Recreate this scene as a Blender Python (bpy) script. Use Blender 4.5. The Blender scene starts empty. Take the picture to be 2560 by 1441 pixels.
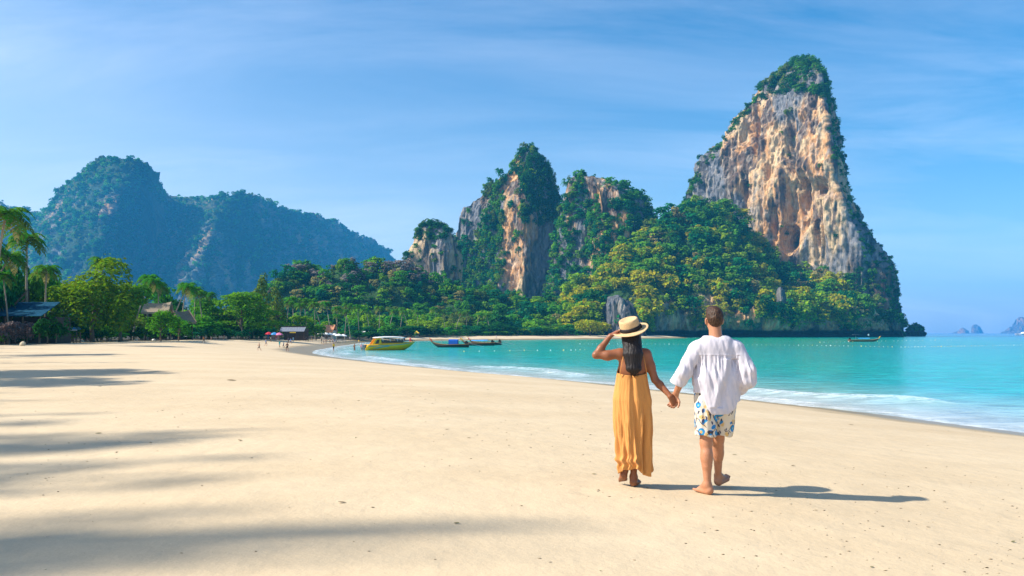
import bpy, bmesh, math, random
import numpy as np
from mathutils import Vector, Matrix

# ------------------------------------------------------------------ camera, sky, sun, exposure
S = bpy.context.scene
COL = S.collection
F_PX, CX, HY = 1849.0, 1280.0, 833.0          # focal length in photo pixels, image centre, horizon row
CAM_Z, SEA_Z = 1.48, -1.80
cam_d = bpy.data.cameras.new('camera')
cam = bpy.data.objects.new('camera', cam_d)
COL.objects.link(cam)
cam.location = (0, 0, CAM_Z)
cam.rotation_euler = (math.radians(90), 0, 0)
cam_d.sensor_width = 36.0
cam_d.lens = 36.0 * F_PX / 2560.0
cam_d.shift_y = (HY - 720.5) / 2560.0
cam_d.clip_start = 0.1
cam_d.clip_end = 60000
S.camera = cam

SUN_EL, SUN_AZ = math.radians(41), math.radians(-98)     # azimuth from +Y, clockwise
to_sun = Vector((math.sin(SUN_AZ) * math.cos(SUN_EL), math.cos(SUN_AZ) * math.cos(SUN_EL), math.sin(SUN_EL)))
W = bpy.data.worlds.new('World')
S.world = W
W.use_nodes = True
nt = W.node_tree
for n in list(nt.nodes):
    nt.nodes.remove(n)


def N(t, kind, **kw):
    n = t.nodes.new(kind)
    for k, v in kw.items():
        if k in n.inputs.keys():
            n.inputs[k].default_value = v
        else:
            setattr(n, k, v)
    return n


def LK(t, a, b):
    t.links.new(a, b)


sky = N(nt, 'ShaderNodeTexSky')
sky.sky_type = 'NISHITA'
sky.sun_disc = False
sky.sun_elevation = SUN_EL
sky.sun_rotation = SUN_AZ % (2 * math.pi)
sky.air_density = 1.0
sky.dust_density = 1.6
sky.ozone_density = 2.2
hsv = N(nt, 'ShaderNodeHueSaturation', Hue=0.494, Saturation=1.62, Value=1.0)
LK(nt, sky.outputs[0], hsv.inputs['Color'])
tc = N(nt, 'ShaderNodeTexCoord')
sep = N(nt, 'ShaderNodeSeparateXYZ')
LK(nt, tc.outputs['Generated'], sep.inputs[0])
zz = N(nt, 'ShaderNodeMath', operation='MAXIMUM')
zz.inputs[1].default_value = 0.02
LK(nt, sep.outputs['Z'], zz.inputs[0])
za = N(nt, 'ShaderNodeMath', operation='ADD')
za.inputs[1].default_value = 0.18
LK(nt, zz.outputs[0], za.inputs[0])
dx = N(nt, 'ShaderNodeMath', operation='DIVIDE')
LK(nt, sep.outputs['X'], dx.inputs[0]); LK(nt, za.outputs[0], dx.inputs[1])
dy = N(nt, 'ShaderNodeMath', operation='DIVIDE')
LK(nt, sep.outputs['Y'], dy.inputs[0]); LK(nt, za.outputs[0], dy.inputs[1])
cmb = N(nt, 'ShaderNodeCombineXYZ')
LK(nt, dx.outputs[0], cmb.inputs[0]); LK(nt, dy.outputs[0], cmb.inputs[1])
mp = N(nt, 'ShaderNodeMapping')
mp.inputs['Rotation'].default_value = (0, 0, math.radians(14))
mp.inputs['Scale'].default_value = (0.55, 1.7, 1)
LK(nt, cmb.outputs[0], mp.inputs[0])
c1 = N(nt, 'ShaderNodeTexNoise', Scale=1.3, Detail=9.0, Roughness=0.62, Distortion=0.5)
LK(nt, mp.outputs[0], c1.inputs['Vector'])
c2 = N(nt, 'ShaderNodeTexNoise', Scale=0.5, Detail=3.0, Roughness=0.5)
LK(nt, mp.outputs[0], c2.inputs['Vector'])
m1 = N(nt, 'ShaderNodeMapRange')
m1.inputs[1].default_value = 0.40; m1.inputs[2].default_value = 0.86
LK(nt, c1.outputs['Fac'], m1.inputs[0])
m2 = N(nt, 'ShaderNodeMapRange')
m2.inputs[1].default_value = 0.34; m2.inputs[2].default_value = 0.62
LK(nt, c2.outputs['Fac'], m2.inputs[0])
mm = N(nt, 'ShaderNodeMath', operation='MULTIPLY')
LK(nt, m1.outputs[0], mm.inputs[0]); LK(nt, m2.outputs[0], mm.inputs[1])
m3 = N(nt, 'ShaderNodeMath', operation='MULTIPLY')
m3.inputs[1].default_value = 0.46
LK(nt, mm.outputs[0], m3.inputs[0])
vz = N(nt, 'ShaderNodeMath', operation='MULTIPLY')          # milky veil thickening towards the horizon all round
vz.inputs[1].default_value = -4.0
LK(nt, zz.outputs[0], vz.inputs[0])
ve = N(nt, 'ShaderNodeMath', operation='EXPONENT')
LK(nt, vz.outputs[0], ve.inputs[0])
vm = N(nt, 'ShaderNodeMath', operation='MULTIPLY_ADD')
vm.inputs[1].default_value = 1.0
vd = N(nt, 'ShaderNodeVectorMath', operation='DOT_PRODUCT')    # brighter towards the sun's side, as real haze is
vd.inputs[1].default_value = (math.sin(SUN_AZ), math.cos(SUN_AZ), 0)
LK(nt, tc.outputs['Generated'], vd.inputs[0])
vp = N(nt, 'ShaderNodeMath', operation='MULTIPLY_ADD')
vp.inputs[1].default_value = 0.5; vp.inputs[2].default_value = 0.5
LK(nt, vd.outputs['Value'], vp.inputs[0])
vq = N(nt, 'ShaderNodeMath', operation='MULTIPLY')
LK(nt, ve.outputs[0], vq.inputs[0]); LK(nt, vp.outputs[0], vq.inputs[1])
LK(nt, vq.outputs[0], vm.inputs[0]); LK(nt, m3.outputs[0], vm.inputs[2])
cmix = N(nt, 'ShaderNodeMixRGB', blend_type='MIX')
cmix.inputs['Color2'].default_value = (7.3, 7.6, 8.7, 1)
LK(nt, vm.outputs[0], cmix.inputs['Fac']); LK(nt, hsv.outputs[0], cmix.inputs['Color1'])
bg = N(nt, 'ShaderNodeBackground', Strength=0.099)
LK(nt, cmix.outputs[0], bg.inputs['Color'])
wo = N(nt, 'ShaderNodeOutputWorld')
LK(nt, bg.outputs[0], wo.inputs['Surface'])

sun_d = bpy.data.lights.new('sun', 'SUN')
sun_d.energy = 4.6
sun_d.angle = math.radians(0.85)
sun_d.color = (1.0, 0.93, 0.82)
sun = bpy.data.objects.new('sun', sun_d)
COL.objects.link(sun)
sun.location = to_sun * 900
sun.rotation_euler = (-to_sun).to_track_quat('-Z', 'Y').to_euler()

S.render.engine = 'CYCLES'
S.view_settings.view_transform = 'Standard'
S.view_settings.look = 'None'
S.view_settings.gamma = 1
S.view_settings.exposure = 0.80
S.view_settings.use_curve_mapping = False
cy = S.cycles
cy.use_denoising = True
try:
    cy.denoiser = 'OPENIMAGEDENOISE'
except Exception:
    pass
cy.max_bounces = 4
cy.diffuse_bounces = 2
cy.glossy_bounces = 2
cy.transmission_bounces = 2
cy.transparent_max_bounces = 6
cy.volume_bounces = 1
cy.sample_clamp_indirect = 6
cy.caustics_reflective = False
cy.caustics_refractive = False

HAZE_DENSITY = 0.00014
HAZE_COLOR = (0.07, 0.50, 1.0, 1)

# ------------------------------------------------------------------ helpers
rng = np.random.default_rng(7)
random.seed(7)


def X_at(px, Y):
    return (px - CX) / F_PX * Y


def Z_at(py, Y):
    return CAM_Z - (py - HY) / F_PX * Y


def proj(P):
    Y = np.maximum(P[:, 1], 0.1)
    return CX + F_PX * P[:, 0] / Y, HY - F_PX * (P[:, 2] - CAM_Z) / Y


def _hash(ix, iy, iz, seed):
    h = (ix.astype(np.int64) * 374761393 + iy.astype(np.int64) * 668265263 + iz.astype(np.int64) * 2147483647 + seed * 974711) & 0x7fffffff
    h = ((h ^ (h >> 13)) * 1274126177) & 0x7fffffff
    h = ((h ^ (h >> 16)) * 668265263) & 0x7fffffff
    return ((h ^ (h >> 15)) & 0xffff) / 65535.0


def vnoise(P, seed=0):
    P = np.asarray(P, float)
    I = np.floor(P).astype(np.int64)
    f = P - I
    u = f * f * f * (f * (f * 6 - 15) + 10)
    r = 0
    for a in (0, 1):
        wx = u[:, 0] if a else 1 - u[:, 0]
        for b in (0, 1):
            wy = u[:, 1] if b else 1 - u[:, 1]
            for c in (0, 1):
                wz = u[:, 2] if c else 1 - u[:, 2]
                r = r + wx * wy * wz * _hash(I[:, 0] + a, I[:, 1] + b, I[:, 2] + c, seed)
    return r


def fbm(P, octv=4, seed=0, gain=0.5):
    P = np.asarray(P, float)
    s, a, t = 0, 1.0, 0
    for o in range(octv):
        s = s + a * vnoise(P * (2.03 ** o) + o * 17.3, seed + o)
        t += a
        a *= gain
    return s / t


def sstep(x, a, b):
    t = np.clip((x - a) / (b - a), 0, 1)
    return t * t * (3 - 2 * t)


def mesh_np(name, V, F, smooth=False, colors=None, attrs=None):
    V = np.ascontiguousarray(V, dtype=np.float32)
    F = np.ascontiguousarray(F, dtype=np.int32)
    me = bpy.data.meshes.new(name)
    k = F.shape[1]
    me.vertices.add(len(V))
    me.vertices.foreach_set('co', V.ravel())
    me.loops.add(F.size)
    me.loops.foreach_set('vertex_index', F.ravel())
    me.polygons.add(len(F))
    me.polygons.foreach_set('loop_start', np.arange(0, F.size, k, dtype=np.int32))
    me.polygons.foreach_set('loop_total', np.full(len(F), k, dtype=np.int32))
    if smooth:
        me.polygons.foreach_set('use_smooth', np.ones(len(F), dtype=bool))
    me.update(calc_edges=True)
    if colors is not None:
        a = me.attributes.new('Col', 'FLOAT_COLOR', 'POINT')
        c = np.ones((len(V), 4), dtype=np.float32)
        c[:, :3] = colors
        a.data.foreach_set('color', c.ravel())
    for nm, arr in (attrs or {}).items():
        a = me.attributes.new(nm, 'FLOAT', 'POINT')
        a.data.foreach_set('value', np.ascontiguousarray(arr, dtype=np.float32))
    return me


def link(name, me, mat=None, parent=None, loc=None):
    o = bpy.data.objects.new(name, me)
    COL.objects.link(o)
    if mat is not None and me is not None:
        for m in (mat if isinstance(mat, (list, tuple)) else [mat]):
            me.materials.append(m)
    if parent is not None:
        o.parent = parent
    if loc is not None:
        o.location = loc
    return o


def tag(o, label=None, cat=None, group=None, kind=None):
    if label: o['label'] = label
    if cat: o['category'] = cat
    if group: o['group'] = group
    if kind: o['kind'] = kind
    return o


def empty(name, loc=(0, 0, 0), rz=0.0, label=None, cat=None, group=None):
    o = bpy.data.objects.new(name, None)
    o.empty_display_size = 0.3
    COL.objects.link(o)
    o.location = loc
    o.rotation_euler = (0, 0, rz)
    return tag(o, label, cat, group)


def copy_tree(o, parent=None):
    c = o.copy()
    COL.objects.link(c)
    c.parent = parent
    for ch in list(o.children):
        copy_tree(ch, c)
    return c


class MB:
    """collects boxes, tubes, lofts and grids into one mesh"""

    def __init__(self):
        self.v, self.f = [], []

    def add(self, V, Fs):
        b = len(self.v)
        self.v += [tuple(map(float, p)) for p in V]
        self.f += [tuple(int(i) + b for i in q) for q in Fs]
        return self

    def box(self, c, s, rz=0.0, bev=0.0):
        x, y, z = s[0] / 2, s[1] / 2, s[2] / 2
        ca, sa = math.cos(rz), math.sin(rz)
        P = []
        for k in (-1, 1):
            for (i, j) in ((-1, -1), (1, -1), (1, 1), (-1, 1)):
                a, b = i * x, j * y
                P.append((c[0] + a * ca - b * sa, c[1] + a * sa + b * ca, c[2] + k * z))
        return self.add(P, [(3, 2, 1, 0), (4, 5, 6, 7), (0, 1, 5, 4), (1, 2, 6, 5), (2, 3, 7, 6), (3, 0, 4, 7)])

    def tube(self, pts, rad, n=8, cap=True):
        pts = [Vector(p) for p in pts]
        if not hasattr(rad, '__len__'):
            rad = [rad] * len(pts)
        V, Fs = [], []
        for i, p in enumerate(pts):
            t = (pts[min(i + 1, len(pts) - 1)] - pts[max(i - 1, 0)]).normalized()
            a = Vector((1, 0, 0)) if abs(t.x) < 0.8 else Vector((0, 1, 0))
            u = t.cross(a).normalized()
            w = t.cross(u)
            for k in range(n):
                an = 2 * math.pi * k / n
                V.append(p + (u * math.cos(an) + w * math.sin(an)) * rad[i])
        for i in range(len(pts) - 1):
            for k in range(n):
                Fs.append((i * n + k, i * n + (k + 1) % n, (i + 1) * n + (k + 1) % n, (i + 1) * n + k))
        if cap:
            Fs.append(tuple(range(n))[::-1])
            Fs.append(tuple((len(pts) - 1) * n + k for k in range(n)))
        return self.add(V, Fs)

    def loft(self, rings, closed=True, caps=True):
        n = len(rings[0])
        V = [p for r in rings for p in r]
        Fs = []
        for i in range(len(rings) - 1):
            for k in range(n if closed else n - 1):
                Fs.append((i * n + k, i * n + (k + 1) % n, (i + 1) * n + (k + 1) % n, (i + 1) * n + k))
        if caps and closed:
            Fs.append(tuple(range(n))[::-1])
            Fs.append(tuple((len(rings) - 1) * n + k for k in range(n)))
        return self.add(V, Fs)

    def build(self, name, mat, parent=None, smooth=False, loc=None):
        me = bpy.data.meshes.new(name)
        me.from_pydata(self.v, [], self.f)
        if smooth:
            me.polygons.foreach_set('use_smooth', [True] * len(me.polygons))
        me.update()
        return link(name, me, mat, parent, loc)


# ------------------------------------------------------------------ materials
def mat_new(name):
    m = bpy.data.materials.new(name)
    m.use_nodes = True
    t = m.node_tree
    b = t.nodes['Principled BSDF']
    return m, t, b


def simple(name, col, rough=0.7, var=0.12, scale=8.0, metal=0.0, bump=0.0, spec=0.3):
    """a plain finish with fine grain"""
    m, t, b = mat_new(name)
    b.inputs['Roughness'].default_value = rough
    b.inputs['Metallic'].default_value = metal
    b.inputs['Specular IOR Level'].default_value = spec
    tcn = N(t, 'ShaderNodeTexCoord')
    no = N(t, 'ShaderNodeTexNoise', Scale=scale, Detail=4.0)
    LK(t, tcn.outputs['Object'], no.inputs['Vector'])
    mr = N(t, 'ShaderNodeMapRange')
    mr.inputs[1].default_value = 0.3; mr.inputs[2].default_value = 0.7
    mr.inputs[3].default_value = 1 - var; mr.inputs[4].default_value = 1 + var
    LK(t, no.outputs['Fac'], mr.inputs[0])
    mx = N(t, 'ShaderNodeVectorMath', operation='SCALE')
    mx.inputs[0].default_value = col
    LK(t, mr.outputs[0], mx.inputs['Scale'])
    LK(t, mx.outputs[0], b.inputs['Base Color'])
    if bump:
        bp = N(t, 'ShaderNodeBump', Strength=bump, Distance=0.05)
        LK(t, no.outputs['Fac'], bp.inputs['Height'])
        LK(t, bp.outputs[0], b.inputs['Normal'])
    return m


def leaf_mat(name, trans=0.35):
    """foliage: colour of each leaf clump is stored on the mesh, each tree a little different"""
    m, t, b = mat_new(name)
    at = N(t, 'ShaderNodeAttribute', attribute_name='Col')
    oi = N(t, 'ShaderNodeObjectInfo')
    mr = N(t, 'ShaderNodeMapRange')
    mr.inputs[3].default_value = 0.488; mr.inputs[4].default_value = 0.515
    LK(t, oi.outputs['Random'], mr.inputs[0])
    hs = N(t, 'ShaderNodeHueSaturation')
    LK(t, mr.outputs[0], hs.inputs['Hue'])
    LK(t, at.outputs['Color'], hs.inputs['Color'])
    d = N(t, 'ShaderNodeBsdfDiffuse')
    tr = N(t, 'ShaderNodeBsdfTranslucent')
    LK(t, hs.outputs[0], d.inputs['Color'])
    hs2 = N(t, 'ShaderNodeHueSaturation', Hue=0.50, Value=1.3)
    LK(t, hs.outputs[0], hs2.inputs['Color'])
    LK(t, hs2.outputs[0], tr.inputs['Color'])
    mx = N(t, 'ShaderNodeMixShader', Fac=trans)
    LK(t, d.outputs[0], mx.inputs[1]); LK(t, tr.outputs[0], mx.inputs[2])
    LK(t, mx.outputs[0], t.nodes['Material Output'].inputs['Surface'])
    return m


def rock_mat(name, sc=1.0):
    m, t, b = mat_new(name)
    b.inputs['Roughness'].default_value = 0.92
    b.inputs['Specular IOR Level'].default_value = 0.15
    at = N(t, 'ShaderNodeAttribute', attribute_name='Col')
    tcn = N(t, 'ShaderNodeTexCoord')
    mpn = N(t, 'ShaderNodeMapping')
    mpn.inputs['Scale'].default_value = (0.5 * sc, 0.5 * sc, 0.14 * sc)
    LK(t, tcn.outputs['Object'], mpn.inputs[0])
    no = N(t, 'ShaderNodeTexNoise', Scale=1.0, Detail=8.0, Roughness=0.65)
    LK(t, mpn.outputs[0], no.inputs['Vector'])
    mr = N(t, 'ShaderNodeMapRange')
    mr.inputs[1].default_value = 0.28; mr.inputs[2].default_value = 0.72
    mr.inputs[3].default_value = 0.42; mr.inputs[4].default_value = 1.5
    LK(t, no.outputs['Fac'], mr.inputs[0])
    mx = N(t, 'ShaderNodeVectorMath', operation='SCALE')
    LK(t, at.outputs['Color'], mx.inputs[0])
    LK(t, mr.outputs[0], mx.inputs['Scale'])
    LK(t, mx.outputs[0], b.inputs['Base Color'])
    bp = N(t, 'ShaderNodeBump', Strength=0.9, Distance=2.5 / sc)
    LK(t, no.outputs['Fac'], bp.inputs['Height'])
    LK(t, bp.outputs[0], b.inputs['Normal'])
    return m


M = {}
M['leaf'] = leaf_mat('leaves')
M['rock'] = rock_mat('limestone')
M['rock_small'] = rock_mat('shore_rock', 6.0)
M['bark'] = simple('bark', (0.16, 0.12, 0.085), 0.95, 0.35, 3.0, bump=0.5)
M['palm_bark'] = simple('palm_bark', (0.30, 0.25, 0.19), 0.95, 0.3, 4.0, bump=0.4)
M['thatch'] = simple('thatch', (0.20, 0.15, 0.10), 0.95, 0.3, 5.0, bump=0.6)
M['thatch_pale'] = simple('pale_thatch', (0.30, 0.24, 0.165), 0.95, 0.25, 5.0, bump=0.6)
M['wood'] = simple('weathered_wood', (0.16, 0.10, 0.06), 0.8, 0.3, 6.0)
M['wood_dark'] = simple('dark_wood', (0.05, 0.033, 0.024), 0.7, 0.3, 5.0)
M['wood_warm'] = simple('varnished_wood', (0.36, 0.16, 0.05), 0.5, 0.25, 6.0)
M['grey_metal'] = simple('grey_sheet_metal', (0.22, 0.24, 0.28), 0.5, 0.12, 3.0, metal=0.2)
M['blue_roof'] = simple('blue_sheet_roof', (0.005, 0.06, 0.115), 0.9, 0.25, 2.0, spec=0.1)
M['terracotta'] = simple('terracotta_tiles', (0.55, 0.24, 0.12), 0.85, 0.2, 4.0, bump=0.3)
M['white'] = simple('white_paint', (0.80, 0.80, 0.78), 0.5, 0.04, 4.0)
M['canvas'] = simple('white_canvas', (0.80, 0.79, 0.76), 0.85, 0.05, 6.0)
M['wall'] = simple('cream_wall', (0.50, 0.42, 0.33), 0.9, 0.12, 2.0)
M['dark'] = simple('dark_interior', (0.035, 0.03, 0.03), 0.9, 0.3, 3.0)
M['black'] = simple('black_rubber', (0.02, 0.02, 0.022), 0.5, 0.2, 9.0)
M['yellow_hull'] = simple('yellow_gelcoat', (0.85, 0.43, 0.004), 0.3, 0.05, 1.5, spec=0.3)
M['teal'] = simple('teal_stripe_paint', (0.03, 0.30, 0.36), 0.35, 0.06, 3.0)
M['dark_glass'] = simple('tinted_window', (0.03, 0.018, 0.012), 0.12, 0.1, 3.0, spec=0.5)
M['blue_tarp'] = simple('blue_tarpaulin', (0.015, 0.10, 0.45), 0.6, 0.2, 3.0)
M['blue_pale'] = simple('pale_blue_canvas', (0.06, 0.28, 0.62), 0.7, 0.15, 3.0)
M['red'] = simple('red_cloth', (0.55, 0.03, 0.05), 0.8, 0.15, 8.0)
M['pink'] = simple('pink_cloth', (0.75, 0.20, 0.34), 0.8, 0.15, 8.0)
M['yellow_cloth'] = simple('yellow_cloth', (0.75, 0.50, 0.04), 0.8, 0.15, 8.0)
M['buoy'] = simple('buoy_plastic', (0.85, 0.82, 0.72), 0.4, 0.05, 4.0)
M['buoy_y'] = simple('yellow_buoy_plastic', (0.80, 0.60, 0.16), 0.4, 0.05, 4.0)
M['rope'] = simple('rope', (0.30, 0.27, 0.20), 0.9, 0.2, 20.0)
M['stone'] = simple('pale_stone', (0.50, 0.42, 0.28), 0.95, 0.2, 3.0, bump=0.5)
# ------------------------------------------------------------------ shoreline, beach, sea
def sea_pt(px, py):
    Y = F_PX * (CAM_Z - SEA_Z) / (py - HY)
    return (X_at(px, Y), Y)


SHORE_PX = [(2560, 1082), (2400, 1062), (2240, 1040), (2100, 1024), (1960, 1010), (1840, 997), (1700, 981), (1530, 963), (1400, 951),
            (1300, 943), (1200, 933), (1100, 924), (1000, 913), (900, 902), (840, 895), (795, 888), (775, 883), (785, 877), (812, 871),
            (845, 866), (880, 861), (900, 857.5), (925, 855), (1000, 853.3), (1100, 852), (1250, 851), (1400, 849.6), (1500, 848.5),
            (1600, 847.5)]
SHORE = [(38, -25), (27, 1)] + [sea_pt(*p) for p in SHORE_PX] + [(110, 470), (135, 560), (200, 615), (280, 690), (320, 800), (320, 1100)]
LAND = SHORE + [(300, 2600), (-4000, 3200), (-4000, -80), (38, -80)]
_A = np.array(SHORE, float)


def shore_d(x, y):
    """signed distance to the waterline, positive on land"""
    x = np.asarray(x, float); y = np.asarray(y, float)
    best = np.full(x.shape, 1e12)
    for i in range(len(_A) - 1):
        a, b = _A[i], _A[i + 1]
        d = b - a
        t = np.clip(((x - a[0]) * d[0] + (y - a[1]) * d[1]) / (d @ d), 0, 1)
        q = (x - a[0] - t * d[0]) ** 2 + (y - a[1] - t * d[1]) ** 2
        best = np.minimum(best, q)
    ins = np.zeros(x.shape, bool)
    n = len(LAND)
    for i in range(n):
        (x1, y1), (x2, y2) = LAND[i], LAND[(i + 1) % n]
        if y1 == y2:
            continue
        c = ((y1 > y) != (y2 > y)) & (x < (x2 - x1) * (y - y1) / (y2 - y1) + x1)
        ins ^= c
    return np.where(ins, 1, -1) * np.sqrt(best)


def ground_z(x, y, d=None):
    x = np.asarray(x, float); y = np.asarray(y, float)
    if d is None:
        d = shore_d(x, y)
    P = np.stack([x * 0.12, y * 0.12, x * 0], -1).reshape(-1, 3)
    nz = (vnoise(P, 3) - 0.5).reshape(x.shape)
    nz2 = (vnoise(P * 4.1, 5) - 0.5).reshape(x.shape)
    z = np.where(d > 0, SEA_Z * (1 - np.minimum(np.maximum(d, 0) / 24, 1)) ** 1.6, np.maximum(SEA_Z + d * 0.075, -7))
    damp = sstep(d, 4, 22)
    return z + damp * (nz * 0.16 + nz2 * 0.035) + (1 - damp) * nz * 0.05


def gz(x, y):
    return float(ground_z(np.array([x]), np.array([y]))[0])


def ground_hit(px, py):
    Y = np.geomspace(2.5, 900, 4000)
    X = X_at(px, Y)
    Z = Z_at(py, Y)
    k = np.argmax(Z < np.maximum(ground_z(X, Y), SEA_Z))
    return float(X[k]), float(Y[k]), float(max(gz(X[k], Y[k]), SEA_Z))


def fan(w0, w1, rows, smax, cols, off=12.0):
    w = np.geomspace(w0, w1, rows)
    s = np.linspace(-1, 1, cols)
    s = smax * np.sinh(s * 2.2) / math.sinh(2.2)
    Wg, Sg = np.meshgrid(w, s, indexing='ij')
    x = (Sg * Wg).ravel()
    y = (Wg - off).ravel()
    idx = np.arange(rows * cols).reshape(rows, cols)
    Fq = np.stack([idx[:-1, :-1], idx[:-1, 1:], idx[1:, 1:], idx[1:, :-1]], -1).reshape(-1, 4)
    return x, y, Fq


x, y, Fq = fan(3.0, 3200, 460, 5.0, 380)
d = shore_d(x, y)
z = ground_z(x, y, d)
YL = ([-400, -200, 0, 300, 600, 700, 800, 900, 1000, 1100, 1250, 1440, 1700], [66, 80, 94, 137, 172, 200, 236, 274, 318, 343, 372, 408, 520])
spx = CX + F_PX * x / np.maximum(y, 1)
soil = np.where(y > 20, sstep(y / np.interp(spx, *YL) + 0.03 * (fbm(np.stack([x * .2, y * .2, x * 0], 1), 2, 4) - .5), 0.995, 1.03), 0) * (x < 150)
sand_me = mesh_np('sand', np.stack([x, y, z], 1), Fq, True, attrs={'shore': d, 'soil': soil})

m, t, b = mat_new('beach_sand')
b.inputs['Specular IOR Level'].default_value = 0.2
geo = N(t, 'ShaderNodeNewGeometry')
at = N(t, 'ShaderNodeAttribute', attribute_name='shore')
n_big = N(t, 'ShaderNodeTexNoise', Scale=0.22, Detail=5.0, Roughness=0.6)
n_mid = N(t, 'ShaderNodeTexNoise', Scale=2.2, Detail=6.0, Roughness=0.6)
n_fine = N(t, 'ShaderNodeTexNoise', Scale=55.0, Detail=5.0, Roughness=0.7)
for q in (n_mid, n_fine):
    LK(t, geo.outputs['Position'], q.inputs['Vector'])
mpb = N(t, 'ShaderNodeMapping')
mpb.inputs['Scale'].default_value = (0.8, 1.3, 1)
LK(t, geo.outputs['Position'], mpb.inputs[0])
LK(t, mpb.outputs[0], n_big.inputs['Vector'])
rampc = N(t, 'ShaderNodeValToRGB')
rampc.color_ramp.elements[0].position = 0.3; rampc.color_ramp.elements[0].color = (0.53, 0.408, 0.255, 1)
rampc.color_ramp.elements[1].position = 0.7; rampc.color_ramp.elements[1].color = (0.62, 0.495, 0.325, 1)
LK(t, n_big.outputs['Fac'], rampc.inputs[0])
mrf = N(t, 'ShaderNodeMapRange')
mrf.inputs[1].default_value = 0.25; mrf.inputs[2].default_value = 0.75; mrf.inputs[3].default_value = 0.94; mrf.inputs[4].default_value = 1.05
LK(t, n_fine.outputs['Fac'], mrf.inputs[0])
mrm = N(t, 'ShaderNodeMapRange')
mrm.inputs[1].default_value = 0.3; mrm.inputs[2].default_value = 0.7; mrm.inputs[3].default_value = 0.955; mrm.inputs[4].default_value = 1.03
LK(t, n_mid.outputs['Fac'], mrm.inputs[0])
mu = N(t, 'ShaderNodeMath', operation='MULTIPLY')
LK(t, mrf.outputs[0], mu.inputs[0]); LK(t, mrm.outputs[0], mu.inputs[1])
sc1 = N(t, 'ShaderNodeVectorMath', operation='SCALE')
LK(t, rampc.outputs[0], sc1.inputs[0]); LK(t, mu.outputs[0], sc1.inputs['Scale'])
# wet belt above the waterline
wadd = N(t, 'ShaderNodeMath', operation='MULTIPLY_ADD')
wadd.inputs[1].default_value = 6.0; wadd.inputs[2].default_value = -3.0
LK(t, n_big.outputs['Fac'], wadd.inputs[0])
wsum = N(t, 'ShaderNodeMath', operation='ADD')
LK(t, at.outputs['Fac'], wsum.inputs[0]); LK(t, wadd.outputs[0], wsum.inputs[1])
wet = N(t, 'ShaderNodeMapRange')
wet.inputs[1].default_value = 3.8; wet.inputs[2].default_value = 6.4; wet.inputs[3].default_value = 1.0; wet.inputs[4].default_value = 0.0
LK(t, wsum.outputs[0], wet.inputs[0])
mxw = N(t, 'ShaderNodeMixRGB', blend_type='MULTIPLY')
mxw.inputs['Color2'].default_value = (0.50, 0.46, 0.34, 1)
LK(t, wet.outputs[0], mxw.inputs['Fac']); LK(t, sc1.outputs[0], mxw.inputs['Color1'])
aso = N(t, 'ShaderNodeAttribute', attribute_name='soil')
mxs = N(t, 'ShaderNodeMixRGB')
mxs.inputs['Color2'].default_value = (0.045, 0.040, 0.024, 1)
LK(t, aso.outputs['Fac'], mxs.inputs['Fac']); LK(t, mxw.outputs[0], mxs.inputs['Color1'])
LK(t, mxs.outputs[0], b.inputs['Base Color'])
wr = N(t, 'ShaderNodeMapRange')
wr.inputs[3].default_value = 0.95; wr.inputs[4].default_value = 0.3
LK(t, wet.outputs[0], wr.inputs[0]); LK(t, wr.outputs[0], b.inputs['Roughness'])
# relief: soft hummocks, foot dents, grain
voro = N(t, 'ShaderNodeTexVoronoi', Scale=1.15, feature='F1')
mpv = N(t, 'ShaderNodeMapping')
mpv.inputs['Scale'].default_value = (1.0, 0.75, 1)
LK(t, geo.outputs['Position'], mpv.inputs[0]); LK(t, mpv.outputs[0], voro.inputs['Vector'])
dent = N(t, 'ShaderNodeMapRange')
dent.inputs[1].default_value = 0.05; dent.inputs[2].default_value = 0.16
LK(t, voro.outputs['Distance'], dent.inputs[0])
b1 = N(t, 'ShaderNodeBump', Strength=0.22, Distance=0.03)
LK(t, dent.outputs[0], b1.inputs['Height'])
b2 = N(t, 'ShaderNodeBump', Strength=0.36, Distance=0.09)
LK(t, n_mid.outputs['Fac'], b2.inputs['Height']); LK(t, b1.outputs[0], b2.inputs['Normal'])
b3 = N(t, 'ShaderNodeBump', Strength=0.25, Distance=0.008)
LK(t, n_fine.outputs['Fac'], b3.inputs['Height']); LK(t, b2.outputs[0], b3.inputs['Normal'])
LK(t, b3.outputs[0], b.inputs['Normal'])
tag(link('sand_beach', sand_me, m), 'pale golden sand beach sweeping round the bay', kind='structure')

# sea
x, y, Fq = fan(20.0, 6200, 600, 3.2, 420)
x = np.clip(x, -7500, 7500)
d = shore_d(x, y)
ds = -d
P3 = np.stack([x, y, x * 0], 1)
swell = (fbm(P3 * 0.35, 3, 21) - 0.5)
near = np.exp(-np.maximum(y, 0) / 160)
warp = (fbm(P3 * 0.09, 2, 31) - 0.5) * 5
crest = np.exp(-((ds - 5.2 + warp) / 0.8) ** 2) * sstep(fbm(P3 * 0.12, 2, 8), 0.46, 0.66)
crest2 = np.exp(-((ds - 1.6 + warp * 0.35) / 0.5) ** 2) * sstep(fbm(P3 * 0.1, 2, 18), 0.35, 0.6)
z = SEA_Z + near * swell * 0.14 + 0.20 * crest + 0.06 * crest2


def lerp_cols(v, stops):
    xs = [s[0] for s in stops]
    return np.stack([np.interp(v, xs, [s[1][k] for s in stops]) for k in range(3)], 1)


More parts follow.
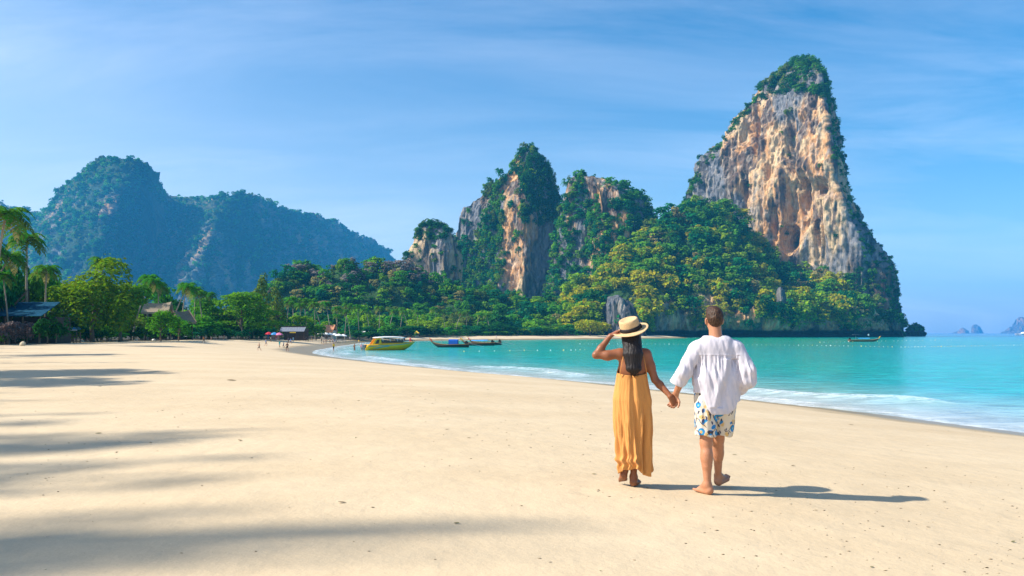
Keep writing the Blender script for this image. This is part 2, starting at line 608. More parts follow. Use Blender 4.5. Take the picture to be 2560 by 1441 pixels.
wn = fbm(P3 * 0.045, 4, 12)
dn = ds * (0.55 + 0.9 * wn)
wc = lerp_cols(dn, [(-2, (0.52, 0.50, 0.42)), (1.2, (0.46, 0.50, 0.50)), (3.5, (0.36, 0.47, 0.48)), (8, (0.17, 0.44, 0.45)),
                    (16, (0.02, 0.38, 0.40)), (30, (0.0, 0.37, 0.345)), (110, (0.0, 0.315, 0.36)), (260, (0.0, 0.17, 0.34)), (900, (0.0, 0.10, 0.30))])
gw = np.exp(-((x - 105) / 110) ** 2) * np.exp(-((y - 420) / 260) ** 2)
gw = np.maximum(gw, 0.8 * np.exp(-np.abs((x - 0.32 * y) / (0.12 * np.maximum(y, 1) + 20)) ** 2) * sstep(y, 60, 260) * (1 - sstep(y, 600, 700)))
gw = np.clip(gw * (0.6 + 0.8 * wn), 0, 1)[:, None]
wc = wc * (1 - gw) + np.array([0.005, 0.34, 0.21]) * gw
sea_me = mesh_np('sea', np.stack([x, y, z], 1), Fq, True, colors=wc, attrs={'ds': ds + warp * 0.0, 'crest': crest, 'crest2': crest2})
m, t, b = mat_new('sea_water')
b.inputs['Specular IOR Level'].default_value = 0.13
geo = N(t, 'ShaderNodeNewGeometry')
atc = N(t, 'ShaderNodeAttribute', attribute_name='Col')
ads = N(t, 'ShaderNodeAttribute', attribute_name='ds')
acr = N(t, 'ShaderNodeAttribute', attribute_name='crest')
acr2 = N(t, 'ShaderNodeAttribute', attribute_name='crest2')
mpw = N(t, 'ShaderNodeMapping')
mpw.inputs['Rotation'].default_value = (0, 0, math.radians(20))
mpw.inputs['Scale'].default_value = (0.55, 1.25, 1)
LK(t, geo.outputs['Position'], mpw.inputs[0])
r1 = N(t, 'ShaderNodeTexNoise', Scale=0.9, Detail=5.0, Roughness=0.62, Distortion=0.4)
r2 = N(t, 'ShaderNodeTexNoise', Scale=0.16, Detail=3.0, Roughness=0.6)
r3 = N(t, 'ShaderNodeTexNoise', Scale=2.6, Detail=5.0, Roughness=0.7)
for q in (r1, r2, r3):
    LK(t, mpw.outputs[0], q.inputs['Vector'])
# light and dark of the ripple facets, painted into the water colour
rr = N(t, 'ShaderNodeMapRange')
rr.inputs[1].default_value = 0.32; rr.inputs[2].default_value = 0.68; rr.inputs[3].default_value = 0.66; rr.inputs[4].default_value = 1.28
LK(t, r1.outputs['Fac'], rr.inputs[0])
wcs = N(t, 'ShaderNodeVectorMath', operation='SCALE')
LK(t, atc.outputs['Color'], wcs.inputs[0]); LK(t, rr.outputs[0], wcs.inputs['Scale'])
# foam: at the very edge, at the two crests, broken by noise


def mth(op, a, b_=None, c=None):
    n = N(t, 'ShaderNodeMath', operation=op)
    for i, v in enumerate((a, b_, c)):
        if v is None: continue
        if isinstance(v, (int, float)): n.inputs[i].default_value = v
        else: LK(t, v, n.inputs[i])
    return n.outputs[0]


edge_pos = mth('ABSOLUTE', mth('SUBTRACT', mth('MULTIPLY_ADD', r2.outputs['Fac'], -3.4, ads.outputs['Fac']), -1.0))
edge = N(t, 'ShaderNodeMapRange')
edge.inputs[1].default_value = 0.75; edge.inputs[2].default_value = 0.05
LK(t, edge_pos, edge.inputs[0])
fm = mth('MAXIMUM', mth('MULTIPLY', edge.outputs[0], 0.5), mth('MAXIMUM', mth('MULTIPLY', acr.outputs['Fac'], 0.62), mth('MULTIPLY', acr2.outputs['Fac'], 0.6)))
brk = N(t, 'ShaderNodeMapRange')
brk.inputs[1].default_value = 0.42; brk.inputs[2].default_value = 0.62
LK(t, r3.outputs['Fac'], brk.inputs[0])
foam = mth('MINIMUM', mth('MULTIPLY', fm, mth('ADD', brk.outputs[0], 0.08)), 1.0)
fmx = N(t, 'ShaderNodeMixRGB')
fmx.inputs['Color2'].default_value = (0.80, 0.82, 0.84, 1)
LK(t, foam, fmx.inputs['Fac']); LK(t, wcs.outputs[0], fmx.inputs['Color1'])
LK(t, fmx.outputs[0], b.inputs['Base Color'])
LK(t, mth('MULTIPLY_ADD', foam, 0.6, 0.13), b.inputs['Roughness'])
bw = N(t, 'ShaderNodeBump', Strength=0.75, Distance=0.28)
LK(t, r1.outputs['Fac'], bw.inputs['Height'])
bw2 = N(t, 'ShaderNodeBump', Strength=0.4, Distance=0.06)
LK(t, r3.outputs['Fac'], bw2.inputs['Height']); LK(t, bw.outputs[0], bw2.inputs['Normal'])
LK(t, bw2.outputs[0], b.inputs['Normal'])
tag(link('sea_water', sea_me, m), 'clear turquoise sea with small ripples and foam along the sand', kind='structure')
# ------------------------------------------------------------------ foliage building blocks
TINT = {'dark': (0.022, 0.120, 0.020), 'mid': (0.075, 0.255, 0.015), 'bright': (0.175, 0.340, 0.008), 'yellow': (0.330, 0.350, 0.008),
        'olive': (0.115, 0.180, 0.026), 'dry': (0.280, 0.260, 0.085), 'grey': (0.24, 0.205, 0.185), 'teal': (0.018, 0.155, 0.052),
        'lime': (0.150, 0.250, 0.006), 'almond': (0.105, 0.265, 0.010)}


def leaf_cloud(r, lobes, n, size, up=0.62, flat=0.62):
    """n bent leaf-clump quads through the shells of the lobes -> verts (n*4,3)"""
    L = np.array(lobes, float)
    wgt = (L[:, 3] * L[:, 4] + L[:, 4] * L[:, 5] + L[:, 3] * L[:, 5])
    k = r.choice(len(L), n, p=wgt / wgt.sum())
    dv = r.normal(size=(n, 3))
    dv /= np.linalg.norm(dv, axis=1, keepdims=True)
    dv[:, 2] = np.where((dv[:, 2] < -0.3) & (r.random(n) < 0.6), -dv[:, 2], dv[:, 2])
    rad = 1.0 - np.abs(r.normal(size=n)) * 0.16 + (r.random(n) < 0.12) * r.random(n) * 0.22
    c = L[k, :3] + dv * L[k, 3:6] * rad[:, None]
    nn = dv * 0.75 + r.normal(size=(n, 3)) * 0.42 + np.array([0, 0, up])
    nn /= np.linalg.norm(nn, axis=1, keepdims=True)
    a = r.normal(size=(n, 3))
    t1 = np.cross(nn, a); t1 /= np.linalg.norm(t1, axis=1, keepdims=True)
    t2 = np.cross(nn, t1)
    s = size * (0.6 + 0.8 * r.random(n))[:, None]
    bend = nn * s * 0.35
    V = np.stack([c - t1 * s - bend, c - t2 * s * flat, c + t1 * s - bend, c + t2 * s * flat], 1)
    return V.reshape(-1, 3)


def leaf_cols(r, n, base, var=0.3):
    b = 1 + var * (r.random(n) * 2 - 1)
    h = r.random(n)
    c = np.array(base)[None, :] * b[:, None]
    c = c * (1 + np.stack([(h - 0.5) * 0.5, h * 0, (0.5 - h) * 0.3], 1))
    return np.repeat(c, 4, axis=0)


def quads(n):
    return np.arange(n * 4).reshape(n, 4)


def make_lobes(r, kind):
    if kind == 'round':
        L = [(0, 0, 0.5, 0.30, 0.30, 0.36)]
        for i in range(9):
            a = r.random() * 6.28; q = 0.22 + r.random() * 0.26
            L.append((q * math.cos(a), q * math.sin(a), 0.32 + r.random() * 0.5, *(0.13 + 0.12 * r.random(3))))
    elif kind == 'spread':      # tiers, like an almond or rain tree
        L = []
        for lv, (zz_, rr_) in enumerate(((0.34, 0.52), (0.56, 0.46), (0.76, 0.34), (0.9, 0.2))):
            for i in range(5):
                a = r.random() * 6.28; q = rr_ * (0.35 + 0.6 * r.random())
                L.append((q * math.cos(a), q * math.sin(a), zz_ + r.normal() * 0.03, 0.22 + 0.08 * r.random(), 0.22 + 0.08 * r.random(), 0.07 + 0.03 * r.random()))
    elif kind == 'tall':
        L = []
        for i in range(11):
            zz_ = 0.12 + 0.8 * i / 10
            a = r.random() * 6.28; q = 0.16 * (1.1 - zz_ * 0.7)
            s = 0.26 * (1.2 - zz_ * 0.8)
            L.append((q * math.cos(a), q * math.sin(a), zz_, s, s, 0.14))
    else:                        # irregular jungle crown
        L = []
        for i in range(7):
            a = r.random() * 6.28; q = 0.36 * math.sqrt(r.random())
            s = 0.14 + 0.16 * r.random()
            L.append((q * math.cos(a), q * math.sin(a), 0.3 + 0.5 * r.random(), s, s, s * (0.7 + 0.4 * r.random())))
    return L


def crown_np(seed, kind, n, size):
    r = np.random.default_rng(seed)
    return leaf_cloud(r, make_lobes(r, kind), n, size)


def merge_crowns(variants, pos, scl, rot, tints, r, var=0.3):
    """join many small crowns into one leaf mesh (verts, colours); scl (n,3)"""
    VV, CC = [], []
    for i in range(len(pos)):
        v = variants[r.integers(len(variants))]
        c, s = math.cos(rot[i]), math.sin(rot[i])
        q = v * scl[i]
        VV.append(np.stack([q[:, 0] * c - q[:, 1] * s, q[:, 0] * s + q[:, 1] * c, q[:, 2]], 1) + pos[i])
        CC.append(leaf_cols(r, len(v) // 4, tints[i], var))
    return np.concatenate(VV), np.concatenate(CC)


def stuff_leaves(name, label, V, C):
    me = mesh_np(name, V, quads(len(V) // 4), False, colors=C)
    return tag(link(name, me, M['leaf']), label, kind='stuff')


# ------------------------------------------------------------------ limestone towers and hills
def grid_faces(rows, cols, wrap):
    idx = np.arange(rows * cols).reshape(rows, cols)
    nxt = np.roll(idx, -1, axis=1) if wrap else idx[:, 1:]
    cur = idx if wrap else idx[:, :-1]
    return np.stack([cur[:-1], nxt[:-1], nxt[1:], cur[1:]], -1).reshape(-1, 4)


def vnormals(V, Fq):
    n = np.cross(V[Fq[:, 2]] - V[Fq[:, 0]], V[Fq[:, 3]] - V[Fq[:, 1]])
    out = np.zeros_like(V)
    for k in range(4):
        np.add.at(out, Fq[:, k], n)
    return out / (np.linalg.norm(out, axis=1, keepdims=True) + 1e-9)


def rough(V, Nn, amp, seed, flute=1.0):
    """limestone relief: big lumps, hanging flutes, pockets"""
    big = fbm(V * np.array([0.022, 0.022, 0.016]), 3, seed) - 0.5
    med = fbm(V * np.array([0.075, 0.075, 0.03]), 3, seed + 9) - 0.5
    fl = np.abs(fbm(V * np.array([0.16, 0.16, 0.022]), 3, seed + 20) - 0.5) * 2
    fin = fbm(V * np.array([0.33, 0.33, 0.2]), 3, seed + 30) - 0.5
    rdg = np.abs(fbm(V * np.array([0.13, 0.13, 0.035]), 3, seed + 33) - 0.5) * 2
    fl2 = np.abs(fbm(V * np.array([0.42, 0.42, 0.06]), 2, seed + 36) - 0.5) * 2
    pk = np.maximum(fbm(V * np.array([0.06, 0.06, 0.017]), 2, seed + 40) - 0.54, 0)
    h = amp * (1.15 * big + 0.9 * med - flute * 0.75 * fl + 0.5 * fin - 4.4 * pk - 0.55 * rdg - flute * 0.28 * fl2)
    h = h - h.mean()
    return V + Nn * h[:, None], h / amp


def tower(L, R, D, section, depth, rows, cols, amp, seed, ybase=845, flute=1.0, dents=(), soft=48):
    """lofted rock tower: L, R = outline rows (py, px) seen from the beach, section = plan shape"""
    ytop = min(L[0][0], R[0][0])
    w = np.linspace(0, 1, rows) ** 1.5
    py = ytop + (ybase - ytop) * w
    l = np.interp(py, [p[0] for p in L], [p[1] for p in L])
    r_ = np.interp(py, [p[0] for p in R], [p[1] for p in R])
    sec = np.array(section + [section[0]], float)
    seg = np.linalg.norm(np.diff(sec, axis=0), axis=1) * np.where((sec[:-1, 1] + sec[1:, 1]) / 2 > 0.3, 0.3, 1.0)
    cum = np.concatenate([[0], np.cumsum(seg)])
    tt = np.linspace(0, cum[-1], cols, endpoint=False)
    su = np.interp(tt, cum, sec[:, 0]); sv = np.interp(tt, cum, sec[:, 1])
    cx = X_at((l + r_) / 2, D)[:, None]
    yaw = math.atan2(float(X_at((l[-1] + r_[-1]) / 2, D)), D)      # the tower's broad side is turned this far from square-on
    ct_, st_ = math.cos(yaw), math.sin(yaw)
    hw = (np.maximum(r_ - l, 3) / 2 / F_PX * D)[:, None] * ct_
    dep = depth * (hw / hw.max()) ** 0.75
    su = su * (1 + 0.6 * np.minimum(sv, 0)[None, :] * dep / D)
    for _ in range(4):                                             # widths and centres settle so that the outline keeps the measured proportions
        X = cx + hw * su * ct_ + dep * sv[None, :] * st_
        Y = D - hw * su * st_ + dep * sv[None, :] * ct_
        pp = CX + F_PX * X / Y
        la, ra = pp.min(1), pp.max(1)
        cx = cx + (((l + r_) - (la + ra)) / 2 / F_PX * D)[:, None]
        hw = hw * (np.maximum(r_ - l, 3) / np.maximum(ra - la, 1))[:, None]
    Z = Z_at(py, D)[:, None] + X * 0.0
    V = np.stack([X, Y, Z], -1).reshape(-1, 3)
    Fq = grid_faces(rows, cols, True)
    Nn = vnormals(V, Fq)
    ctr = np.stack([np.repeat(cx[:, 0], cols), np.full(rows * cols, D), V[:, 2]], 1)
    if (np.sum(Nn * (V - ctr), 1)).mean() < 0:
        Nn = -Nn; Fq = Fq[:, ::-1]
    for (dpx, dpy, rx, ry, dd) in dents:
        px, pyv = proj(V)
        g = np.exp(-((px - dpx) / rx) ** 2 - ((pyv - dpy) / ry) ** 2) * (Nn[:, 1] < 0.2)
        V = V - Nn * (g * dd)[:, None]
    fade = np.clip(np.repeat(hw[:, 0], cols) / soft, 0.12, 1)
    V2, h = rough(V, Nn, amp, seed, flute)
    V = V + (V2 - V) * fade[:, None]
    return V, Fq, vnormals(V, Fq), h


def ridge(outline, base_py, Yf, depth, cols, rows, amp, seed, power=0.8, flute=0.5, back=10, radial=False):
    """hill sheet: outline = skyline points (px, py); Yf(px) = distance of the foot; rises over depth metres, then falls behind"""
    o = np.array(outline, float)
    sl = np.concatenate([[0], np.cumsum(np.hypot(np.diff(o[:, 0]), np.diff(o[:, 1])))])
    s = np.linspace(0, sl[-1], cols)
    px = np.interp(s, sl, o[:, 0]); pt = np.interp(s, sl, o[:, 1])
    Y0 = np.array([Yf(p) for p in px])
    Yt = Y0 + depth
    X = X_at(px, Yt)
    zt = Z_at(pt, Yt)
    zb = SEA_Z - 2
    t1 = np.linspace(0, 1, rows) ** (1.5 if radial else 1.0)
    t2 = np.linspace(0, 1, back + 1)[1:]
    yy = np.concatenate([t1, 1 + t2 * 1.2]); hz_ = np.concatenate([t1 ** power, 1 - t2 ** 1.6 * 0.9])
    XX = X_at(px[None, :], Y0[None, :] + depth * np.minimum(yy, 1)[:, None]) if radial else np.broadcast_to(X, (len(yy), cols))
    V = np.stack([XX, Y0[None, :] + depth * yy[:, None], zb + (zt - zb)[None, :] * hz_[:, None]], -1).reshape(-1, 3)
    Fq = grid_faces(len(yy), cols, False)
    Nn = vnormals(V, Fq)
    if Nn[:, 1].mean() > 0:
        Nn = -Nn; Fq = Fq[:, ::-1]
    tall = np.clip(np.tile(np.clip((zt - zb) / 25, 0.1, 1), len(yy)), 0, 1)
    V2, h = rough(V, Nn, amp, seed, flute)
    V = V + (V2 - V) * tall[:, None]
    return V, Fq, vnormals(V, Fq), h


def in_poly(px, py, poly):
    ins = np.zeros(px.shape, bool)
    n = len(poly)
    for i in range(n):
        (x1, y1), (x2, y2) = poly[i], poly[(i + 1) % n]
        if y1 == y2: continue
        ins ^= ((y1 > py) != (y2 > py)) & (px < (x2 - x1) * (py - y1) / (y2 - y1) + x1)
    return ins


def rock_cols(V, h, seed, warm=0.5):
    s = np.array([0.028, 0.028, 0.011])
    n1 = fbm(V * s, 4, seed + 50)
    n2 = fbm(V * np.array([0.11, 0.11, 0.018]), 4, seed + 60)
    n3 = fbm(V * np.array([0.25, 0.25, 0.10]), 3, seed + 70)
    grey = np.array([0.165, 0.17, 0.185]); dk = np.array([0.055, 0.055, 0.062])
    och = np.array([0.54, 0.285, 0.115]); cream = np.array([0.56, 0.41, 0.235]); pale = np.array([0.46, 0.40, 0.32])
    wm = sstep(n1 + (np.asarray(warm) - 0.5) * 0.55 + (n2 - 0.5) * 0.55, 0.42, 0.56)[:, None]
    hot = sstep(n1 * 0.6 + n3 * 0.4 + (n2 - 0.5) * 0.4, 0.46, 0.60)[:, None]
    warmc = cream * (1 - hot) + och * hot
    c = grey * (1 - wm) + warmc * wm
    st = sstep(n2, 0.53, 0.64)[:, None] * 0.85
    c = c * (1 - st) + dk * st
    lp = sstep(n3, 0.56, 0.70)[:, None] * 0.5
    c = c * (1 - lp) + pale * lp
    return c


def scatter(V, Fq, Nn, n, accept, r, ymax_n=0.35):
    """random points on the visible side of a rock mesh, weighted by area, kept by accept(px, py, P)"""
    a = V[Fq]
    ar = np.linalg.norm(np.cross(a[:, 2] - a[:, 0], a[:, 3] - a[:, 1]), axis=1)
    fn = Nn[Fq].mean(1)
    ar = ar * (fn[:, 1] < ymax_n)
    k = r.choice(len(Fq), n * 3, p=ar / ar.sum())
    u, v = r.random(n * 3)[:, None], r.random(n * 3)[:, None]
    P = (a[k, 0] * (1 - u) * (1 - v) + a[k, 1] * u * (1 - v) + a[k, 2] * u * v + a[k, 3] * (1 - u) * v)
    px, py = proj(P)
    ok = r.random(n * 3) < accept(px, py, P)
    idx = np.flatnonzero(ok)[:n]
    return P[idx], fn[k][idx], px[idx], py[idx]


JV = [crown_np(100 + i, ('jungle', 'round', 'jungle', 'spread')[i % 4], 230, 0.078) for i in range(8)]      # unit jungle crowns
JS = [crown_np(120 + i, 'jungle', 90, 0.13) for i in range(8)]        # coarse ones for far slopes
veg_floor = np.array([0.035, 0.085, 0.022])


def pick_tints(names, probs, n, r):
    k = r.choice(len(names), n, p=np.array(probs) / np.sum(probs))
    return [TINT[names[i]] for i in k], [names[i] for i in k]


def clothe(name, label, P, Nn, r, smin_, smax_, tints, variants, sink=0.35, squash=0.85, mult=1.0):
    n = len(P)
    s = (smin_ + (smax_ - smin_) * r.random(n) ** 1.6) * mult
    pos = P + Nn * (s * 0.12)[:, None] - np.array([0, 0, 1]) * (s * sink)[:, None]
    scl = np.stack([s, s, s * squash * (0.8 + 0.5 * r.random(n))], 1)
    V, C = merge_crowns(variants, pos, scl, r.random(n) * 6.28, tints, r)
    return stuff_leaves(name, label, V, C)


# --- the tall tower
BIG_L = [(153, 1988), (158, 1965), (165, 1948), (180, 1925), (205, 1900), (232, 1880), (262, 1850), (290, 1830), (325, 1800), (365, 1772), (395, 1745),
         (420, 1735), (455, 1712), (480, 1708), (520, 1702), (560, 1690), (640, 1670), (845, 1640)]
BIG_R = [(153, 1994), (158, 2012), (165, 2026), (190, 2046), (220, 2060), (270, 2070), (330, 2085), (380, 2094), (440, 2104), (490, 2115), (530, 2130),
         (575, 2150), (605, 2175), (635, 2190), (655, 2212), (690, 2234), (740, 2240), (800, 2250), (845, 2256)]
BIG_SEC = [(-1, 0.25), (-0.72, -0.10), (-0.5, -0.18), (-0.1, -0.42), (0.3, -0.62), (0.62, -0.82), (0.84, -0.90), (0.93, -0.55), (1.0, -0.05), (0.7, 0.7), (0, 1), (-0.7, 0.8)]
DB = 720.0
r0 = np.random.default_rng(11)
V, Fq, Nn, h = tower(BIG_L, BIG_R, DB, BIG_SEC, 95, 360, 420, 7.6, 3, ybase=846, flute=1.0,
                     dents=((1858, 480, 12, 45, 20), (1968, 600, 18, 32, 34), (2035, 600, 10, 50, 18), (1975, 385, 10, 55, 18), (2050, 470, 20, 18, 20),
                            (1995, 520, 30, 50, 12), (1890, 330, 7, 40, 11), (1935, 560, 9, 40, 14), (2010, 480, 8, 30, 14), (1920, 420, 7, 40, 9)))
px, py = proj(V)
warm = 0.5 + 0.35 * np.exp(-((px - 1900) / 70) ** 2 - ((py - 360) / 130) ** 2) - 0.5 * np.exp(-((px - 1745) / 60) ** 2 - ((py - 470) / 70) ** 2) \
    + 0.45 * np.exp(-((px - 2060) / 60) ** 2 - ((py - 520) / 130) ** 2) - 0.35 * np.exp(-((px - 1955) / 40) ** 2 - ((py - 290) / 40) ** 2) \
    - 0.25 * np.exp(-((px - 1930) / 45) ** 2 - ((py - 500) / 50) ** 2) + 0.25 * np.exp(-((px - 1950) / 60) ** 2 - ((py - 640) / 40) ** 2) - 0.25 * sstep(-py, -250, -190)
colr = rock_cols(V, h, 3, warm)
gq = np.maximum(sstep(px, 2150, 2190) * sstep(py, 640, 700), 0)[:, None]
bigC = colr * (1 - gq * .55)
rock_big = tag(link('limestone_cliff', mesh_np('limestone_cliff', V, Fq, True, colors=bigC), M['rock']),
               'tallest limestone tower with bare orange and grey cliff face and green cap', kind='structure')
BARE = [(1700, 515), (1712, 455), (1748, 425), (1775, 395), (1822, 330), (1860, 290), (1900, 250), (1930, 232), (1985, 226), (2030, 234), (2050, 235), (2066, 270), (2080, 380),
        (2095, 440), (2115, 530), (2145, 570), (2158, 650), (2140, 690), (1900, 700), (1860, 560), (1800, 540)]


def acc_big(px, py, P):
    nz_ = fbm(P * 0.035, 3, 77)
    bare = in_poly(px + (nz_ - 0.5) * 26, py + (nz_ - 0.5) * 30, BARE)
    lp = np.where(bare, 0.02 * (nz_ > 0.56), 1.0)
    edge_l = bare & (px < np.interp(py, [p[0] for p in BIG_L], [p[1] for p in BIG_L]) + 36) & (nz_ > 0.40)
    return np.where(edge_l, 0.7, lp) * ((py < 760) | (px > 2150))


P, Nv, qx, qy = scatter(V, Fq, Nn, 2000, acc_big, r0)
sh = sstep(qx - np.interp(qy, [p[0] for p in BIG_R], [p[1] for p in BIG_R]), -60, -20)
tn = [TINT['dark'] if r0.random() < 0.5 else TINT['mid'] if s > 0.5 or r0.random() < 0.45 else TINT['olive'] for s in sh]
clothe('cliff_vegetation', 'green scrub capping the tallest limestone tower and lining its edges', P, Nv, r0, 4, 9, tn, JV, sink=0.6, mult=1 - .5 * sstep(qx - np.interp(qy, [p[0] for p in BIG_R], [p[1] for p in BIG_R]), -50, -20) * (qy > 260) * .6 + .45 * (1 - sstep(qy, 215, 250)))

# --- the middle tower with a sharp lit rib
MID_L = [(377, 1312), (385, 1296), (405, 1285), (435, 1265), (450, 1245), (475, 1215), (500, 1184), (520, 1160), (545, 1148), (600, 1138), (640, 1126), (720, 1108), (850, 1090)]
MID_R = [(377, 1318), (390, 1340), (415, 1360), (450, 1380), (490, 1395), (530, 1404), (560, 1416), (640, 1432), (850, 1470)]
MID_SEC = [(-1, 0.15), (-0.6, -0.05), (-0.2, -0.38), (0.12, -0.75), (0.22, -0.72), (0.6, -0.42), (1, 0.1), (0.6, 0.8), (-0.4, 0.9)]
V, Fq, Nn, h = tower(MID_L, MID_R, 750, MID_SEC, 62, 260, 300, 5.5, 23, dents=((1265, 640, 12, 26, 9), (1240, 560, 12, 30, 6)))
px, py = proj(V)
colr = rock_cols(V, h, 23, 0.42 + 0.5 * np.exp(-((px - 1292) / 22) ** 2) * sstep(py, 480, 560) - 0.2 * (px > 1310))
tag(link('limestone_cliff', mesh_np('limestone_cliff', V, Fq, True, colors=colr), M['rock']),
    'middle limestone tower with a pale vertical rib and hanging ivy', kind='structure')


def acc_mid(px, py, P):
    nz_ = fbm(P * np.array([0.05, 0.05, 0.018]), 3, 88)
    p = np.where(px < 1290, np.where(nz_ > 0.43, 1.0, 0.06), np.where((py < 560) | (px > 1390), 0.9, 0.06))
    rib = (px > 1262) & (px < 1302) & (py > 440)
    lowr = (px > 1275) & (px < 1392) & (py > 590) & (py < 755)
    p = np.where(rib | lowr, 0.03, p)
    p = np.where((px < 1200) & (py > 600) & (nz_ > 0.38), 1.0, p)
    return np.where(py < 440, 0.85, p) * (py < 800)


P, Nv, qx, qy = scatter(V, Fq, Nn, 1500, acc_mid, r0)
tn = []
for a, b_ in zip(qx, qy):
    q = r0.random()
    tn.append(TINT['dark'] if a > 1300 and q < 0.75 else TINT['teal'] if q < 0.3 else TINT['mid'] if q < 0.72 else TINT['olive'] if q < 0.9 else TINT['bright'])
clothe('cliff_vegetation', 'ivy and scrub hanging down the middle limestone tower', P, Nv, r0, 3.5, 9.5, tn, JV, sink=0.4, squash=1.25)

# --- second, rounder tower mostly overgrown
K2_L = [(443, 1432), (452, 1424), (480, 1418), (520, 1410), (545, 1402), (600, 1390), (850, 1350)]
K2_R = [(443, 1440), (450, 1506), (458, 1530), (470, 1562), (480, 1585), (492, 1602), (515, 1617), (550, 1634), (600, 1645), (700, 1660), (850, 1700)]
K2_SEC = [(-1, 0.2), (-0.8, -0.2), (-0.35, -0.35), (-0.1, -0.75), (0.4, -0.8), (0.8, -0.5), (1, 0.1), (0.5, 0.9), (-0.5, 0.9)]
V, Fq, Nn, h = tower(K2_L, K2_R, 690, K2_SEC, 55, 220, 280, 5.5, 43, dents=((1418, 500, 10, 40, 0), (1450, 445, 6, 10, 6)))
colr = rock_cols(V, h, 43, 0.32)
tag(link('limestone_cliff', mesh_np('limestone_cliff', V, Fq, True, colors=colr), M['rock']),
    'broad overgrown limestone tower between the middle and tallest towers', kind='structure')


def acc_k2(px, py, P):
    nz_ = fbm(P * np.array([0.045, 0.045, 0.022]), 3, 98)
    p = np.where(nz_ > 0.35, 1.0, 0.1)
    bare = ((px > 1462) & (px < 1505) & (py < 505)) | ((px > 1510) & (px < 1530) & (py > 490) & (py < 545)) | ((px > 1560) & (px < 1600) & (py > 580) & (py < 660) & (nz_ < 0.5)) | ((px > 1440) & (px < 1475) & (py > 555) & (py < 615))
    return np.where(bare, 0.06, p) * (py < 800)


P, Nv, qx, qy = scatter(V, Fq, Nn, 1150, acc_k2, r0)
tn, _ = pick_tints(['dark', 'mid', 'teal', 'bright', 'olive'], [0.24, 0.38, 0.16, 0.14, 0.08], len(P), r0)
clothe('cliff_vegetation', 'dense trees covering the broad tower left of the tallest one', P, Nv, r0, 4.5, 12.5, tn, JV, sink=0.4)

# --- small tower at the left end of the group
SM_L = [(560, 1072), (568, 1054), (590, 1046), (605, 1034), (640, 1020), (680, 1012), (720, 1006), (850, 1000)]
SM_R = [(560, 1082), (566, 1102), (574, 1126), (590, 1140), (640, 1154), (720, 1150), (850, 1160)]
V, Fq, Nn, h = tower(SM_L, SM_R, 640, [(-1, 0.1), (-0.6, -0.35), (0.0, -0.6), (0.5, -0.7), (0.85, -0.5), (1, 0.1), (0.4, 0.9), (-0.5, 0.8)], 22, 170, 200, 3.6, 63, soft=20, dents=((1090, 660, 6, 50, 3),))
colr = rock_cols(V, h, 63, 0.85)
tag(link('limestone_cliff', mesh_np('limestone_cliff', V, Fq, True, colors=colr), M['rock']),
    'smallest pale limestone tower at the left end of the cliffs', kind='structure')


def acc_sm(px, py, P):
    nz_ = fbm(P * 0.06, 3, 108)
    return np.where((py < 602 + (nz_ - 0.5) * 60) | (px < 1022), 1.0, np.where(nz_ > 0.54, 0.6, 0.05)) * (py < 780)


P, Nv, qx, qy = scatter(V, Fq, Nn, 260, acc_sm, r0)
tn, _ = pick_tints(['dark', 'mid', 'olive'], [0.45, 0.4, 0.15], len(P), r0)
clothe('cliff_vegetation', 'bushes crowning the smallest limestone tower', P, Nv, r0, 3, 8, tn, JV)

# --- jungle slope under the towers, with an undercut sea cliff
SK = [(1385, 815), (1410, 765), (1450, 728), (1500, 700), (1545, 660), (1590, 622), (1640, 575), (1690, 542), (1735, 522), (1790, 522), (1840, 542), (1880, 600), (1925, 655),
      (1975, 680), (2035, 700), (2075, 655), (2130, 668), (2180, 690), (2225, 735), (2246, 790), (2258, 838)]


def sk_foot(p):
    return float(np.interp(p, [1380, 1450, 1560, 1640, 1700, 2000, 2260], [415, 425, 470, 500, 525, 535, 590]))


V, Fq, Nn, h = ridge(SK, 842, sk_foot, 135, 420, 190, 5.0, 83, power=0.85, flute=0.4, radial=True)
px, py = proj(V)
# sea cliff: pull the foot steep and cut a notch at the tide line
zc = V[:, 2]
cl = sstep(px, 1560, 1680)
cliff_h = 6 + 26 * fbm(np.stack([px * 0.028, px * 0, px * 0], 1), 3, 5)
inward = np.where(zc < cliff_h, 1, 0) * cl
footY = np.interp(px, [1380, 1450, 1560, 1640, 1700, 2000, 2260], [415, 425, 470, 500, 525, 535, 590]) + 14
tgt = footY + 17 * (fbm(V * np.array([0.07, 0.02, 0.035]), 4, 91) - 0.5) + 9 * np.exp(-((zc - 0.6) / 2.4) ** 2) - 2.5 * sstep(zc, 4, 12)
V[:, 1] = np.where((inward > 0) & (V[:, 1] < footY + 70), tgt * inward + V[:, 1] * (1 - inward), V[:, 1])
V[:, 0] = np.where((inward > 0) & (V[:, 0] > 0), X_at(px, V[:, 1]), V[:, 0])
Nn = vnormals(V, Fq)
k_ = (cl * (1 - sstep(V[:, 2], 26, 40)) * sstep(V[:, 2], 1.5, 5))[:, None]
Q = V * 1.0
rl = 2.4 * np.abs(fbm(Q * np.array([.16, .1, .045]), 3, 301) - .5) * 2 + 2.6 * (fbm(Q * np.array([.07, .05, .09]), 3, 302) - .5) + 1.2 * np.abs(fbm(Q * np.array([.4, .2, .08]), 2, 303) - .5) * 2
V = V + np.array([0.25, 1.0, 0]) * (rl[:, None] * 2.6) * k_
Nn = vnormals(V, Fq)
colr = rock_cols(V, h, 83, 0.62) * (0.55 + 0.6 * fbm(V * np.array([.08, .08, .05]), 3, 7))[:, None]
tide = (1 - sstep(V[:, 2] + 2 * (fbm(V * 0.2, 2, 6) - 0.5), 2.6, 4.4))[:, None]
colr = colr * (1 - tide) + np.array([0.022, 0.020, 0.020]) * tide
